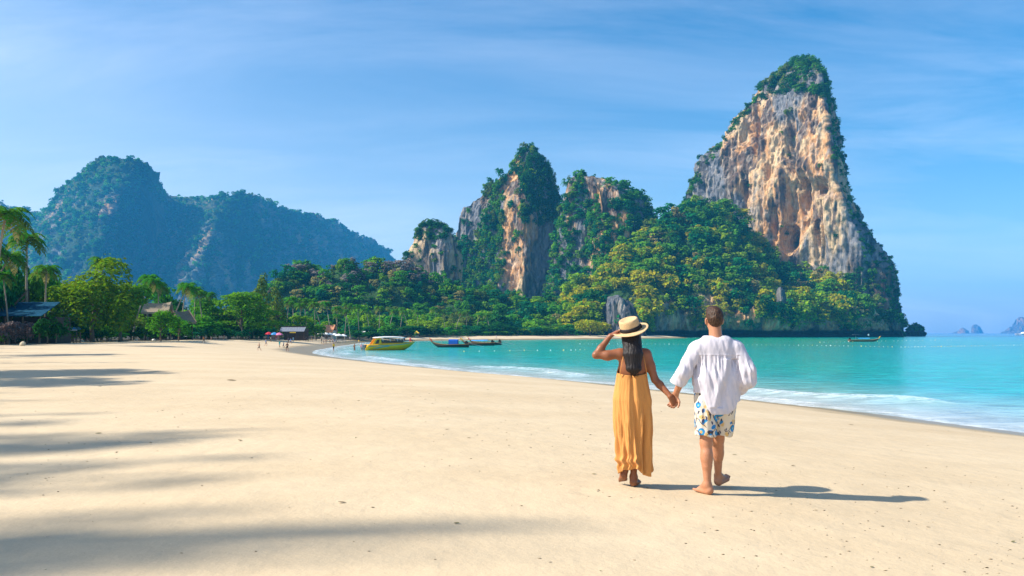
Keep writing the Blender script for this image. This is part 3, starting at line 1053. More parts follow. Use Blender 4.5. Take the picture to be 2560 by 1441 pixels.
green = np.maximum(sstep(V[:, 2] + 30 * (fbm(V * np.array([.05, .05, .03]), 3, 305) - .5), 24, 36), 1 - cl)[:, None] * (V[:, 2] > 3)[:, None]
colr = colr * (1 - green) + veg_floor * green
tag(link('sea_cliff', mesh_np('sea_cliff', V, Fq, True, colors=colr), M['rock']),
    'jungle covered slope under the tall towers with a dark undercut sea cliff at its foot', kind='structure')


def acc_sk(px, py, P):
    nz_ = fbm(P * np.array([0.06, 0.06, 0.04]), 3, 118)
    hi = P[:, 2] > (13 + 55 * (nz_ - 0.50)) * sstep(px, 1560, 1680)
    hole = ((px > 1505) & (px < 1600) & (py > 735) & (py < 790)) | ((px > 1940) & (px < 1962) & (py > 712) & (py < 742))
    return np.where(hi & ~hole, 1.0, np.where((P[:, 2] > 5) & (nz_ > .47) & ~hole, .35, 0.0))


P, Nv, qx, qy = scatter(V, Fq, Nn, 2500, acc_sk, r0, 0.75)
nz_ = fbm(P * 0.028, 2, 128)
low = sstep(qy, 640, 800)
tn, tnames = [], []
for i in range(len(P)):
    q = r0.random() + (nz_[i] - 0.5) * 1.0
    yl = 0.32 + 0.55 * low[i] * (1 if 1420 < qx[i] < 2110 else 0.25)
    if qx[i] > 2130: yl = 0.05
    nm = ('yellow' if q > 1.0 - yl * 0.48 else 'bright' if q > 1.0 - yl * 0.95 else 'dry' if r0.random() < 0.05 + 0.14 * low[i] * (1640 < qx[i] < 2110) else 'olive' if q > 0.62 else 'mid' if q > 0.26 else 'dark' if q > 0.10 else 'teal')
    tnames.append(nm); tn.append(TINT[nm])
# the ones nearest the beach stand as trees of their own, the rest read as one mass
order = np.argsort(-(qy + r0.random(len(P)) * 60))
SOLO = [(P[i], tnames[i], qx[i], qy[i]) for i in order[:110]]
rest = order[110:]
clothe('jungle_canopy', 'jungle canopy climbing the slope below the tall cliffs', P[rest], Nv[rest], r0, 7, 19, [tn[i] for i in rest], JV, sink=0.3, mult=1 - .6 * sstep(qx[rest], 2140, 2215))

# small bare crag poking out of the slope and the headland islet
V, Fq, Nn, h = tower([(738, 1540), (745, 1515), (765, 1504), (790, 1500), (840, 1490)], [(738, 1548), (750, 1572), (770, 1592), (800, 1604), (840, 1625)], 462,
                     [(-1, 0.1), (-0.5, -0.6), (0.4, -0.8), (1, 0), (0, 0.9)], 9, 130, 200, 3.6, 143, flute=1.6, soft=9)
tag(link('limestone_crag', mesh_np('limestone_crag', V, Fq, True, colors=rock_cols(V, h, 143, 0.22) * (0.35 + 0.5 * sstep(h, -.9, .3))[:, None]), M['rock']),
    'small dark grey crag poking out of the trees behind the sun hat', kind='structure')
V, Fq, Nn, h = tower([(718, 1948), (724, 1942), (760, 1938)], [(718, 1956), (727, 1963), (760, 1966)], 545, [(-1, 0), (0, -0.9), (1, 0), (0, 0.9)], 5, 70, 90, 2.2, 153, ybase=770, flute=1.6, soft=4)
tag(link('limestone_crag', mesh_np('limestone_crag', V, Fq, True, colors=rock_cols(V, h, 153, 0.1) * .6), M['rock']),
    'tiny grey crag among trees below the tallest cliff', kind='structure')
V, Fq, Nn, h = tower([(812, 2284), (818, 2272), (828, 2262), (836, 2256), (843, 2254)], [(812, 2292), (818, 2303), (828, 2310), (833, 2317), (843, 2312)], 760,
                     [(-1, 0), (-0.5, -0.7), (0.5, -0.7), (1, 0), (0, 0.9)], 11, 70, 100, 1.6, 163, ybase=844, soft=8)
tide = (1 - sstep(V[:, 2], 2.0, 4.5))[:, None]
colr = rock_cols(V, h, 163, 0.2) * 0.5 * (1 - tide) + np.array([0.02, 0.018, 0.018]) * tide
tag(link('rock_islet', mesh_np('rock_islet', V, Fq, True, colors=colr), M['rock']), 'small dark rock islet with bushes off the end of the headland', kind='structure')
P, Nv, qx, qy = scatter(V, Fq, Nn, 70, lambda a, b_, P: (P[:, 2] > 4) * 1.0, r0, 0.8)
clothe('islet_bushes', 'dark bushes topping the small rock islet', P, Nv, r0, 2.2, 5, [TINT['dark'] if r0.random() < 0.6 else TINT['mid'] for _ in P], JS)

# --- far mountain on the left, and forest hill in front of it
MT = [(-420, 560), (-300, 520), (-160, 545), (-60, 528), (0, 512), (60, 526), (100, 541), (140, 522), (155, 500), (165, 470), (195, 440), (206, 430), (225, 416), (258, 394), (290, 398), (312, 399), (350, 406),
      (370, 425), (380, 450), (395, 472), (412, 492), (450, 498), (500, 501), (520, 499), (545, 491), (580, 487), (610, 483), (650, 493), (680, 511), (720, 526), (780, 533), (830, 551),
      (880, 577), (930, 602), (960, 626), (974, 642), (976, 662), (985, 720), (1000, 800)]


def mt_foot(p):
    return 2300 + 1.6 * float(np.interp(p, [-420, 0, 100, 300, 345, 400, 430, 540, 575, 700, 980, 1000], [60, 130, 90, -150, -170, 90, 120, -90, -110, 60, 480, 520]))


V, Fq, Nn, h = ridge(MT, 780, mt_foot, 320, 620, 200, 20.0, 173, power=0.62, flute=0.9)
px, py = proj(V)
cr = rock_cols(V, h, 173, 0.45)
rk = sstep(fbm(V * np.array([0.014, 0.014, 0.004]), 4, 181), 0.50, 0.58) * sstep(py, 440, 520)
rk = np.maximum(rk * 0.7, 0.9 * sstep(fbm(V * np.array([0.03, 0.03, 0.006]), 3, 186), 0.47, 0.55) * np.exp(-((px - 500) / 65) ** 2 - ((py - 620) / 75) ** 2))[:, None]
colr = np.array([0.030, 0.062, 0.026]) * (1 - rk) + cr * rk
tag(link('mountain', mesh_np('mountain', V, Fq, True, colors=colr), M['rock']), 'hazy blue forested mountain ridge behind the palms', kind='structure')
P, Nv, qx, qy = scatter(V, Fq, Nn, 5200, lambda a, b_, P: np.where(in_poly(a, b_, [(430, 560), (560, 560), (570, 690), (430, 690)]), 0.3, 0.9) * (a > -120) * (b_ < 800), r0, 0.5)
tn, _ = pick_tints(['dark', 'mid', 'teal', 'olive'], [0.4, 0.32, 0.15, 0.13], len(P), r0)
clothe('mountain_forest', 'forest clothing the hazy blue mountain', P, Nv, r0, 14, 36, tn, JS, sink=0.5)

FH = [(640, 800), (690, 722), (722, 690), (757, 682), (792, 700), (832, 676), (870, 668), (920, 674), (960, 668), (1010, 664), (1050, 690), (1100, 716), (1180, 736), (1280, 758), (1360, 770), (1430, 790)]
V, Fq, Nn, h = ridge(FH, 830, lambda p: float(np.interp(p, [600, 1000, 1430], [395, 425, 440])), 60, 260, 80, 3.0, 193, power=0.8)
tag(link('forest_hill', mesh_np('forest_hill', V, Fq, True, colors=np.tile(veg_floor, (len(V), 1))), M['rock']), 'low wooded hill between the far mountain and the cliffs', kind='structure')
P, Nv, qx, qy = scatter(V, Fq, Nn, 1000, lambda a, b_, P: np.ones(len(a)), r0, 0.7)
g = sstep(-qy, -740, -690)
tn = [TINT['grey'] if r0.random() < 0.30 * g[i] else TINT['dry'] if r0.random() < 0.05 else TINT[['dark', 'mid', 'teal', 'olive', 'bright'][r0.choice(5, p=[.14, .34, .16, .16, .20])]] for i in range(len(P))]
clothe('forest_canopy', 'mixed green and leafless grey trees covering the low hill', P, Nv, r0, 4.5, 11.5, tn, JV, sink=0.25)

# --- islets on the horizon
for (Lp, Rp, Dd, lab) in (
        ([(820, 2404), (826, 2396), (831, 2388), (834, 2380)], [(820, 2408), (824, 2416), (830, 2424), (834, 2430)], 5400, 'faint low islet on the horizon, leftmost'),
        ([(812, 2434), (816, 2430), (826, 2428), (834, 2428)], [(812, 2442), (818, 2450), (826, 2455), (834, 2458)], 5400, 'faint dome shaped islet on the horizon beside the lower one'),
        ([(793, 2548), (800, 2538), (815, 2528), (828, 2512), (834, 2498)], [(793, 2560), (800, 2570), (815, 2582), (828, 2590), (834, 2600)], 5000, 'faint taller island on the horizon behind the catamaran')):
    V, Fq, Nn, h = tower(Lp, Rp, Dd, [(-1, 0), (-0.5, -0.7), (0.4, -0.8), (1, 0), (0, 0.9)], 40, 60, 90, 9, int(Dd) + len(lab), ybase=836)
    tag(link('far_islet', mesh_np('far_islet', V, Fq, True, colors=rock_cols(V, h, 203, 0.3) * 0.6), M['rock']), lab, kind='structure')
# ------------------------------------------------------------------ trees one can tell apart


def tree_line(px):
    return float(np.interp(px, *YL))


_cache = {}


def crown_mesh(kind, tint, seed, n, size):
    key = (kind, tint, seed, n)
    if key not in _cache:
        r = np.random.default_rng(abs(hash((seed, n, len(kind) * 7, sum(map(ord, tint))))) % 99991)
        v = leaf_cloud(r, make_lobes(r, kind), n, size)
        _cache[key] = mesh_np('crown', v, quads(n), False, colors=leaf_cols(r, n, TINT[tint], 0.38))
        _cache[key].materials.append(M['leaf'])
    return _cache[key]


def trunk_mesh(seed):
    key = ('trunk', seed)
    if key not in _cache:
        r = random.Random(seed)
        mb = MB()
        k = 0.05
        pts = [(0, 0, -0.06), (r.uniform(-.02, .02), r.uniform(-.02, .02), 0.18), (r.uniform(-.05, .05), r.uniform(-.05, .05), 0.42), (r.uniform(-.06, .06), r.uniform(-.06, .06), 0.75)]
        mb.tube(pts, [0.042, 0.032, 0.026, 0.008], 7)
        for i in range(5):
            a = r.uniform(0, 6.28); z0 = r.uniform(0.2, 0.45); q = r.uniform(0.18, 0.36)
            mb.tube([(pts[1][0], pts[1][1], z0), (q * .5 * math.cos(a), q * .5 * math.sin(a), z0 + .14), (q * math.cos(a), q * math.sin(a), z0 + .26)], [0.018, 0.013, 0.004], 5)
        me = bpy.data.meshes.new('trunk')
        me.from_pydata(mb.v, [], mb.f)
        me.materials.append(M['bark'])
        _cache[key] = me
    return _cache[key]


def add_tree(name, X, Y, h, w, kind, tint, label, group=None, n=800, size=0.052, seed=None, cat='tree', z=None, sparse=False):
    seed = random.randrange(5) if seed is None else seed
    root = empty(name, (X, Y, gz(X, Y) if z is None else z), random.uniform(0, 6.28), label, cat, group)
    c = link('crown', crown_mesh(kind, tint, seed, n, size), None, root)
    c.scale = (w, w, h)
    tk = link('trunk', trunk_mesh(seed), None, root)
    tk.scale = (h * 0.75, h * 0.75, h * 0.95)
    return root


def tree_px(name, px, Y, top, wpx, kind, tint, label, **kw):
    X = X_at(px, Y)
    z = gz(X, Y)
    h = Z_at(top, Y) - z
    return add_tree(name, X, Y, h, wpx / F_PX * Y, kind, tint, label, z=z, **kw)


# --- palms
def frond_np(r, n=13, length=1.0, droop=0.55, up=0.45, width=0.20):
    V, K = [], []
    s = np.linspace(0, 1, n + 1)
    ax = length * (s * 0.96 - 0.10 * s * s)
    az = length * (up * s - (droop + up * 0.75) * s ** 2.1)
    for i in range(n):
        for sd in (-1, 1):
            x0, z0, x1, z1 = ax[i], az[i], ax[i + 1], az[i + 1]
            wl = width * length * math.sin(math.pi * min(0.12 + s[i] * 0.9, 0.985)) * r.uniform(0.8, 1.15)
            f = 0.35 * wl
            dz = -wl * r.uniform(0.35, 0.9)
            V += [(x0, 0, z0), (x0 + (x1 - x0) * 0.72, 0, z0 + (z1 - z0) * 0.72), (x1 + f, sd * wl, z1 + dz), (x0 + f, sd * wl * 0.94, z0 + dz)]
    return np.array(V)


def palm_parts(seed, nf=20):
    key = ('palm', seed)
    if key in _cache:
        return _cache[key]
    r = random.Random(900 + seed)
    lean = (0.02, 0.10, 0.18, 0.30)[seed % 4]
    mb = MB()
    pts = [(lean * (i / 7) ** 1.7 * 1.0, 0, i / 7 - (0.05 if i == 0 else 0)) for i in range(8)]
    mb.tube(pts, [0.018, 0.0125, 0.011, 0.0105, 0.010, 0.0095, 0.009, 0.0095], 8)
    tm = bpy.data.meshes.new('trunk'); tm.from_pydata(mb.v, [], mb.f); tm.materials.append(M['palm_bark'])
    fr = []
    for i in range(nf):
        a = i * 2.399 + r.uniform(-.2, .2)
        lvl = i / nf
        up = 0.95 - 1.15 * lvl + r.uniform(-.12, .12)
        dr = 0.42 + 0.5 * lvl
        L = r.uniform(0.30, 0.38)
        v = frond_np(r, 12, L, dr, up)
        c, s = math.cos(a), math.sin(a)
        v = np.stack([v[:, 0] * c - v[:, 1] * s + lean, v[:, 0] * s + v[:, 1] * c, v[:, 2] + 1.0], 1)
        tint = np.array(TINT['olive']) * (0.72 if lvl < .8 else 1.1) if lvl > 0.55 else np.array(TINT['mid']) * 0.72
        if lvl > 0.9: tint = np.array(TINT['dry']) * 0.8
        col = np.repeat((tint[None, :] * np.random.default_rng(i + seed).uniform(0.75, 1.3, (len(v) // 4, 1))), 4, 0)
        fr.append((v, col))
    crown = mesh_np('crown', np.concatenate([f[0] for f in fr]), quads(sum(len(f[0]) for f in fr) // 4), False, colors=np.concatenate([f[1] for f in fr]))
    crown.materials.append(M['leaf'])
    fms = []
    for v, c in fr:
        f = mesh_np('frond', v, quads(len(v) // 4), False, colors=c); f.materials.append(M['leaf']); fms.append(f)
    _cache[key] = (tm, crown, fms)
    return _cache[key]


def palm(X, Y, h, label, group=None, seed=0, rz=None, fronds=False, z=None, cs=0.68):
    root = empty('coconut_palm', (X, Y, gz(X, Y) if z is None else z), random.uniform(0, 6.28) if rz is None else rz, label, 'palm tree', group)
    tm, cm, fms = palm_parts(seed)
    o = link('trunk', tm, None, root); o.scale = (h, h, h)
    k = h
    for me in (fms if fronds else [cm]):
        f = link('frond' if fronds else 'crown', me, None, root)
        f.scale = (k * cs, k * cs, k * cs)
        le = (0.02, 0.10, 0.18, 0.30)[seed % 4] * h * (1 - cs)
        f.location = (le, 0, h * (1 - cs))
    return root


def palm_px(px, Y, top, label, group=None, seed=0, rz=None, fronds=False):
    """top = row of the crown's highest frond tips"""
    X = X_at(px, Y)
    z = gz(X, Y)
    h = (Z_at(top, Y) - z) / 1.16
    return palm(X, Y, h, label, group, seed, rz, fronds, z)


# palms at the left edge, fronds told apart
palm_px(-22, 84, 478, 'tallest coconut palm cut by the left edge of the view', seed=1, rz=0.2, fronds=True)
palm_px(66, 112, 548, 'slim coconut palm standing against the mountain near the left edge', seed=0, rz=2.0, fronds=True)
palm_px(22, 98, 655, 'coconut palm with pale bent fronds above the blue roof', seed=2, rz=2.6, fronds=True)
palm_px(112, 108, 640, 'coconut palm just left of the round yellow green tree', seed=0, rz=0.5, fronds=True)
palm_px(-52, 100, 600, 'coconut palm leaning in at the left edge behind the tallest palm', seed=3, rz=0.3, fronds=True)
palm_px(240, 150, 618, 'coconut palm rising above the top of the round yellow green tree', seed=1, rz=1.0, fronds=True)

# notable broadleaf trees
tree_px('shade_tree', 232, 122, 646, 212, 'round', 'lime', 'big round yellow green tree at the top of the beach on the left', n=5200, size=0.022, seed=1)
tree_px('shade_tree', 300, 127, 705, 130, 'round', 'mid', 'dark green tree leaning against the right side of the big round tree', n=2600, size=0.030, seed=2)
tree_px('almond_tree', 605, 176, 734, 150, 'spread', 'almond', 'wide tiered almond tree with bright green layers beside the far bathers', n=3600, size=0.026, seed=1)
tree_px('almond_tree', 522, 180, 752, 90, 'spread', 'mid', 'smaller tiered tree left of the wide bright green almond tree', n=1800, size=0.036, seed=2)
tree_px('casuarina_tree', 652, 205, 690, 95, 'tall', 'olive', 'feathery casuarina rising behind the wide tiered almond tree', n=2200, size=0.026, seed=1)
tree_px('casuarina_tree', 690, 215, 722, 80, 'tall', 'olive', 'lower feathery casuarina left of the palm grove', n=1800, size=0.026, seed=2)
tree_px('shade_tree', 402, 134, 778, 92, 'round', 'almond', 'low bright green tree in front of the thatched roofs', n=1500, size=0.036, seed=3)
tree_px('shade_tree', 446, 140, 792, 74, 'round', 'mid', 'low dark green tree in front of the pointed thatched gable', n=1300, size=0.038, seed=4)
tree_px('shade_tree', 752, 218, 790, 74, 'spread', 'bright', 'low bright green tree spreading over the grey roofed beach bar', n=1700, size=0.034, seed=3)
tree_px('shade_tree', 790, 222, 806, 62, 'round', 'mid', 'dark bushy tree between the grey beach bar and the orange roof', n=1300, size=0.036, seed=4)
tree_px('shade_tree', 1068, 340, 794, 92, 'round', 'bright', 'rounded bright green tree on the far sand left of the long-tail boats', n=1800, size=0.034, seed=2)
tree_px('shade_tree', 1475, 415, 792, 66, 'round', 'yellow', 'yellow green bush tree at the end of the far sand, left of the sun hat', n=1400, size=0.038, seed=2)

def spot(px):
    for lim, w in ((0, 'beyond the left edge'), (130, 'above the blue roof'), (240, 'left of the round tree top'), (350, 'right of the round tree top'), (480, 'above the thatched roofs'), (600, 'left of the tiered almond top'), (690, 'by the casuarinas'),
                   (770, 'above the beach bar'), (870, 'above the white parasols'), (955, 'above the speedboat stern'), (1055, 'above the speedboat bow'), (1150, 'above the boxy blue long-tail'), (1260, 'above the two far long-tails'), (9999, 'left of the sun hat')):
        if px < lim: return w


# grove behind the parasols and along the line
gp = 'coconut palms in the grove along the beach'
PALMS = [(332, 148, 676), (368, 160, 668), (398, 156, 690), (425, 150, 694), (452, 165, 690), (486, 178, 700), (508, 170, 712), (545, 195, 716), (715, 238, 742), (735, 246, 730), (752, 236, 748), (768, 250, 734),
         (788, 244, 746), (806, 256, 736), (826, 262, 742), (842, 252, 757), (862, 270, 748), (876, 264, 764), (898, 285, 752), (925, 296, 760), (948, 304, 756), (972, 318, 764), (1000, 336, 768), (1022, 344, 760),
         (1044, 350, 770), (1092, 356, 758), (1114, 362, 766), (1138, 368, 772), (1166, 372, 768), (305, 152, 690), (842, 240, 778), (700, 232, 756), (-70, 92, 560), (-95, 88, 610), (1190, 380, 775), (1225, 388, 778)]
for i, (px, Y, top) in enumerate(PALMS):
    lab = f"{'coconut palm' if px < 900 else 'slender coconut palm'} in the grove, {spot(px)}"
    if px < 0: lab = 'coconut palm beyond the left edge of the view'
    if (px, Y) == (842, 240): lab = 'pale leaning coconut palm just right of the white parasols'
    palm_px(px, Y, top, lab, ('palms beyond the left edge' if px < 0 else 'palms left of the far bathers' if px < 600 else 'palms behind the white parasols' if px < 900 else 'palms behind the moored boats') if (px, Y) != (842, 240) else None,
            seed=random.randrange(4))

TN = {'dark': 'dark green', 'mid': 'mid green', 'bright': 'bright green', 'yellow': 'golden yellow', 'olive': 'olive green', 'dry': 'dry tan', 'teal': 'deep green', 'grey': 'grey'}
# second and third rows: broadleaf fill under an envelope of tops
ENV = ([-160, 0, 60, 110, 150, 300, 350, 420, 520, 600, 700, 800, 900, 1000, 1060, 1130, 1250, 1320, 1400, 1445], [600, 634, 652, 668, 690, 712, 722, 735, 752, 758, 768, 785, 778, 778, 780, 770, 772, 782, 792, 800])
seg = [(160, 'broadleaf tree behind the blue roof and thatch on the left', 'trees at the left end of the beach'), (520, 'broadleaf tree in the dark belt behind the thatched roofs', 'trees behind the thatched roofs'),
       (720, 'broadleaf tree in the belt behind the almond tree and bathers', 'trees behind the far bathers'), (920, 'broadleaf tree in the belt behind the palms and parasols', 'trees behind the parasols'),
       (1500, 'broadleaf tree in the green belt behind the moored boats', 'trees behind the moored boats')]
px = -170.0
while px < 1450:
    Y0 = tree_line(px)
    e = float(np.interp(px, *ENV))
    for row in range(3):
        q = px + random.uniform(-22, 22)
        Y = Y0 * (1.02 + 0.075 * row) + random.uniform(0, 5)
        top = e + (44, 20, 0)[row] + random.uniform(-14, 20)
        if 130 < q < 345 and row < 2 and top < 760: top += 70
        if 685 < q < 885:
            Y += 22
            if row == 0: continue
        if 355 < q < 475: Y += 12
        if -40 < q < 140 and row == 0: Y += 14
        tint = random.choices(['dark', 'mid', 'bright', 'olive', 'teal'], [0.2, 0.36, 0.24, 0.12, 0.08] if q > 900 else [0.30, 0.38, 0.13, 0.12, 0.07])[0]
        kd = random.choices(['round', 'jungle', 'spread'], [0.5, 0.3, 0.2])[0]
        lab, grp = next((l, g_) for (lim, l, g_) in seg if q < lim)
        lab = f"{TN[tint]} {'tree' if kd != 'spread' else 'spreading tree'}, {('front', 'second', 'back')[row]} row, {spot(q)}"
        tree_px('broadleaf_tree', q, Y, top, random.uniform(50, 82), kd, tint, lab, group=grp, n=800, size=0.05)
    px += random.uniform(27, 40)

# solitary trees at the foot of the jungle slope
for (P_, nm, qx, qy) in SOLO:
    s = random.uniform(8, 14)
    wh = 'left of the sun hat' if qx < 1480 else 'behind the couple' if qx < 1830 else 'right of the man' if qx < 2080 else 'near the headland tip'
    if P_[2] < 9: P_ = P_ + np.array([0, 2, 1.0])
    root = add_tree('jungle_tree', P_[0], P_[1] - 1, s * 0.95, s, random.choice(['jungle', 'jungle', 'round']), nm, f'{TN[nm]} tree low on the slope {wh}', f'{TN[nm]} trees low on the slope {wh}',
                    n=420, size=0.066, z=P_[2] - s * 0.35)
    root.children[1].scale = (s * .5, s * .5, s * .62); root.children[1].location = (0, 0, s * .28)

# shrubs under the tree line: dark hedge of undergrowth
px = -160.0
while px < 1440:
    Y = tree_line(px) * 1.004
    wh = 'left end of the beach' if px < 350 else 'thatched roofs' if px < 560 else 'far bathers' if px < 900 else 'moored boats'
    if 690 < px < 885: Y += 20
    if 360 < px < 470: Y -= 4
    if True:
        tree_px('shrub', px, Y + random.uniform(0.5, 3), 820 + random.uniform(-8, 8), random.uniform(40, 62), 'round', random.choice(['dark', 'dark', 'mid', 'teal']),
                f'leafy shrub under the trees {spot(px)}'.replace('above', 'below the trees above') if False else f"leafy shrub at the tree foot, {spot(px).replace('above', 'behind') if px > 690 else spot(px).replace('above', 'under').replace(' top', '')}", group=f'shrubs near the {wh}', n=420, size=0.06, cat='shrub')
    px += random.uniform(26, 38)

# flowering bougainvillea hedge on the far left
M['bloom'] = M['leaf']
TINT['bloom'] = (0.27, 0.20, 0.19)
for i, (q, top, w_) in enumerate(((6, 800, 56), (38, 806, 48), (68, 797, 54))):
    tree_px('flowering_shrub', q, 95.5 + i, top, w_, 'round', 'bloom', ('dusty pink flowering shrub at the left edge below the blue roof', 'dusty pink flowering shrub, middle of three below the blue roof', 'dusty pink flowering shrub at the right end below the blue roof')[i],
            n=900, size=0.05, cat='shrub')

for i, q in enumerate((98, 118, 140, 20, 60)):
    tree_px('shrub', q, 97 + i * .5, (796, 788, 796, 812, 818)[i], 50, 'round', 'dark', ('dark leafy shrub at the foot of the blue roofed building, right one', 'dark leafy shrub left of the blue and white canopy', 'low dark shrub just left of the blue and white canopy', 'low dark shrub between the pink flowering shrubs, left one', 'low dark shrub between the pink flowering shrubs, right one')[i], n=600, size=.055, cat='shrub')

# the row goes on beyond the left edge: tall thin crowns that shade the near sand
for i, (Xs, Ys, w_, h) in enumerate(((-6.8, 4.6, 1.5, 30), (-5.2, 4.55, .9, 30), (-9.5, 5.6, 1.7, 31), (-9, 7.2, 1.7, 28), (-10.5, 8.7, 1.6, 30), (-8.6, 10.1, 1.1, 30), (-13.5, 10.6, 1.8, 27), (-14, 12.2, 1.5, 29), (-16.5, 14.8, 2.0, 30), (-18, 17, 1.8, 28))):
    X, Y = Xs - .78 * h * 1.139, Ys - .78 * h * .16
    root = add_tree('casuarina_tree', X, Y, h, w_ * 1.25, 'round', 'olive', 'tall beachside tree out of view that shades the sand', 'trees beyond the left edge of the view', n=430, size=0.05)
    root.children[0].scale = (w_ * 1.25, w_ * 1.25, h * .4); root.children[0].location = (0, 0, h * .58); root.rotation_euler = (0, 0, 0)
for i, (X, Y, h, w_, kd) in enumerate(((-31, 20.0, 15.0, 0, 'p'), (-36, 23.0, 16, 0, 'p'), (-38, 26.0, 17.0, 0, 'p'), (-38, 34, 17, 6, 't'), (-46, 42, 19, 7, 't'), (-49, 48, 17, 0, 'p'), (-55, 57, 18, 7, 't'), (-60, 66, 17, 7, 't'), (-44, 30, 15, 0, 'p'), (-66, 75, 17, 7, 't'))):
    lab, grp = ('tall beachside tree out of view that shades the sand', 'trees beyond the left edge of the view')
    if kd == 'p':
        palm(X, Y, h, lab, grp, seed=i % 4)
    else:
        add_tree('casuarina_tree', X, Y, h, w_, 'tall', 'olive', lab, grp, n=420, size=0.022)
# ------------------------------------------------------------------ beach buildings, parasols
def at(px, py):
    return ground_hit(px, py)


def gable(mb, c, L, Wd, z0, h, over=0.0, th=0.18, sag=0.0, n=6):
    """gable roof with thickness, ridge along x, gently sagging"""
    for sd in (-1, 1):
        rings = []
        for i in range(n + 1):
            x_ = c[0] - L / 2 + L * i / n
            k = 1 - sag * math.sin(math.pi * i / n)
            rings.append([(x_, c[1] + sd * Wd / 2, z0), (x_, c[1] + sd * Wd / 4, z0 + h * 0.46 * k), (x_, c[1] + sd * 0.02, z0 + h * k), (x_, c[1] + sd * 0.02, z0 + h * k - th),
                          (x_, c[1] + sd * Wd / 4, z0 + h * 0.46 * k - th), (x_, c[1] + sd * Wd / 2, z0 - th)])
        mb.loft(rings)
    return mb


# beach bar with a sloping grey sheet roof
Y = 196
X = X_at(730, Y); Z = gz(X, Y)
bar = empty('beach_bar', (X, Y, Z), 0, 'open fronted beach bar with a grey sheet metal awning roof under a green tree', 'beach bar')
sc_ = Y / F_PX
w = 62 * sc_
mb = MB()
for i in range(9):
    x0 = -w / 2 + w * i / 9
    f = MB()
    f.loft([[(x0 + .01, -0.3, 2.35), (x0 + w / 9 - .01, -0.3, 2.35), (x0 + w / 9 - .01, -0.3, 2.42), (x0 + .01, -0.3, 2.42)],
            [(x0 + .01, 1.7, 3.62 + .02 * (i % 2)), (x0 + w / 9 - .01, 1.7, 3.62), (x0 + w / 9 - .01, 1.7, 3.70), (x0 + .01, 1.7, 3.70)]])
    f.build('roof_sheet', M['grey_metal'], bar)
MB().box((0, 1.9, 3.78), (w * 1.08, 0.9, 0.14)).build('ridge_board', M['wood_dark'], bar)
MB().box((0, 4.0, 1.6), (w, 0.2, 3.2)).build('back_wall', M['dark'], bar)
for i, x_ in enumerate((-w / 2 + .1, -w / 6, w / 6, w / 2 - .1)):
    MB().tube([(x_, -0.1, 0), (x_, -0.1, 2.36)], 0.09, 7).build('post', M['wood_dark'], bar)
MB().box((0.4, 0.6, 0.55), (w * .8, 0.6, 1.1)).build('counter', M['wood_dark'], bar)
MB().box((0.3, -0.34, 2.12), (w * .24, 0.06, 0.28)).build('sign_board', M['yellow_cloth'], bar)
MB().box((-w / 2 - 1.1, 0.2, 0.95), (2.2, 0.16, 1.9)).build('side_wall', simple('salmon_wall', (0.60, 0.34, 0.24), 0.9), bar)
# terracotta roofed house
Y = 250
X = X_at(822, Y); Z = gz(X, Y)
sc_ = Y / F_PX
hs = empty('beach_house', (X, Y, Z), -0.1, 'small beach house with a steep terracotta tiled roof behind the parasols', 'house')
w = 32 * sc_
MB().box((0, 0, 1.5), (w * .9, 4.2, 3.0)).build('wall', M['wall'], hs)
gable(MB(), (0, 0), w * 1.05, 5.2, 2.6, 2.35, sag=0.05).build('roof', M['terracotta'], hs)
for x_ in (-w * .25, w * .22):
    f = MB().box((x_, -2.13, 1.5), (0.9, 0.08, 1.2)).build('window', M['dark'], hs)
MB().box((0, -2.14, 1.0), (0.85, 0.1, 2.0)).build('door', M['wood'], hs)
# thatched pavilions
for (px, py, wpx, top, eave, rz, lab, mt) in ((394, 853.5, 56, 755, 778, 0.25, 'thatched pavilion roof showing above the low bright tree, left one of two', 'thatch_pale'),
                                             (452, 852.0, 44, 775, 802, 1.15, 'thatched pavilion with a steep pointed gable, right one of two', 'thatch')):
    Y = 152
    X = X_at(px, Y); Z = gz(X, Y)
    sc_ = Y / F_PX
    hut = empty('thatched_pavilion', (X, Y, Z), rz, lab, 'pavilion')
    zr, ze = Z_at(top, Y) - Z, Z_at(eave, Y) - Z
    w = wpx * sc_
    gable(MB(), (0, 0), w * 1.1, w * 1.2, ze - .3, zr - ze + .3, th=0.35, sag=0.16, n=10).build('roof', M[mt], hut)
    for sx in (-1, 1):
        for sy in (-1, 1):
            MB().tube([(sx * w * .42, sy * w * .42, 0), (sx * w * .42, sy * w * .42, ze)], 0.13, 7).build('post', M['wood_dark'], hut)
    MB().box((0, w * .2, ze * .5), (w * .7, .2, ze * .9)).build('wall', M['wood_dark'], hut)
    for sd in (-1, 1):
        MB().tube([(w * .56, 0.05 * sd, zr - ze + ze), (w * .56, sd * w * .6, ze - .25)], 0.10, 6).build('barge_board', M['thatch_pale'], hut)
# blue roofed building at the left edge
Y = 106
X = X_at(30, Y); Z = gz(X, Y)
bb = empty('beach_building', (X + .3, Y, Z), 0.05, 'long building with a faded blue sheet roof at the left edge of the beach', 'building')
sc_ = Y / F_PX
w = 214 * sc_
zr, ze = Z_at(756, Y) - Z, Z_at(793, Y) - Z
for i in range(14):
    x0 = -w / 2 + w * i / 14
    MB().loft([[(x0 + .01, -4.2, ze), (x0 + w / 14 - .01, -4.2, ze), (x0 + w / 14 - .01, -4.2, ze + .06), (x0 + .01, -4.2, ze + .06)],
               [(x0 + .01, 0.6, zr), (x0 + w / 14 - .01, 0.6, zr), (x0 + w / 14 - .01, 0.6, zr + .06 + .02 * (i % 2)), (x0 + .01, 0.6, zr + .06)]]).build('roof_sheet', M['blue_roof'], bb)
MB().box((0, 1.6, ze / 2), (w * .97, 4, ze)).build('wall', M['wood_dark'], bb)
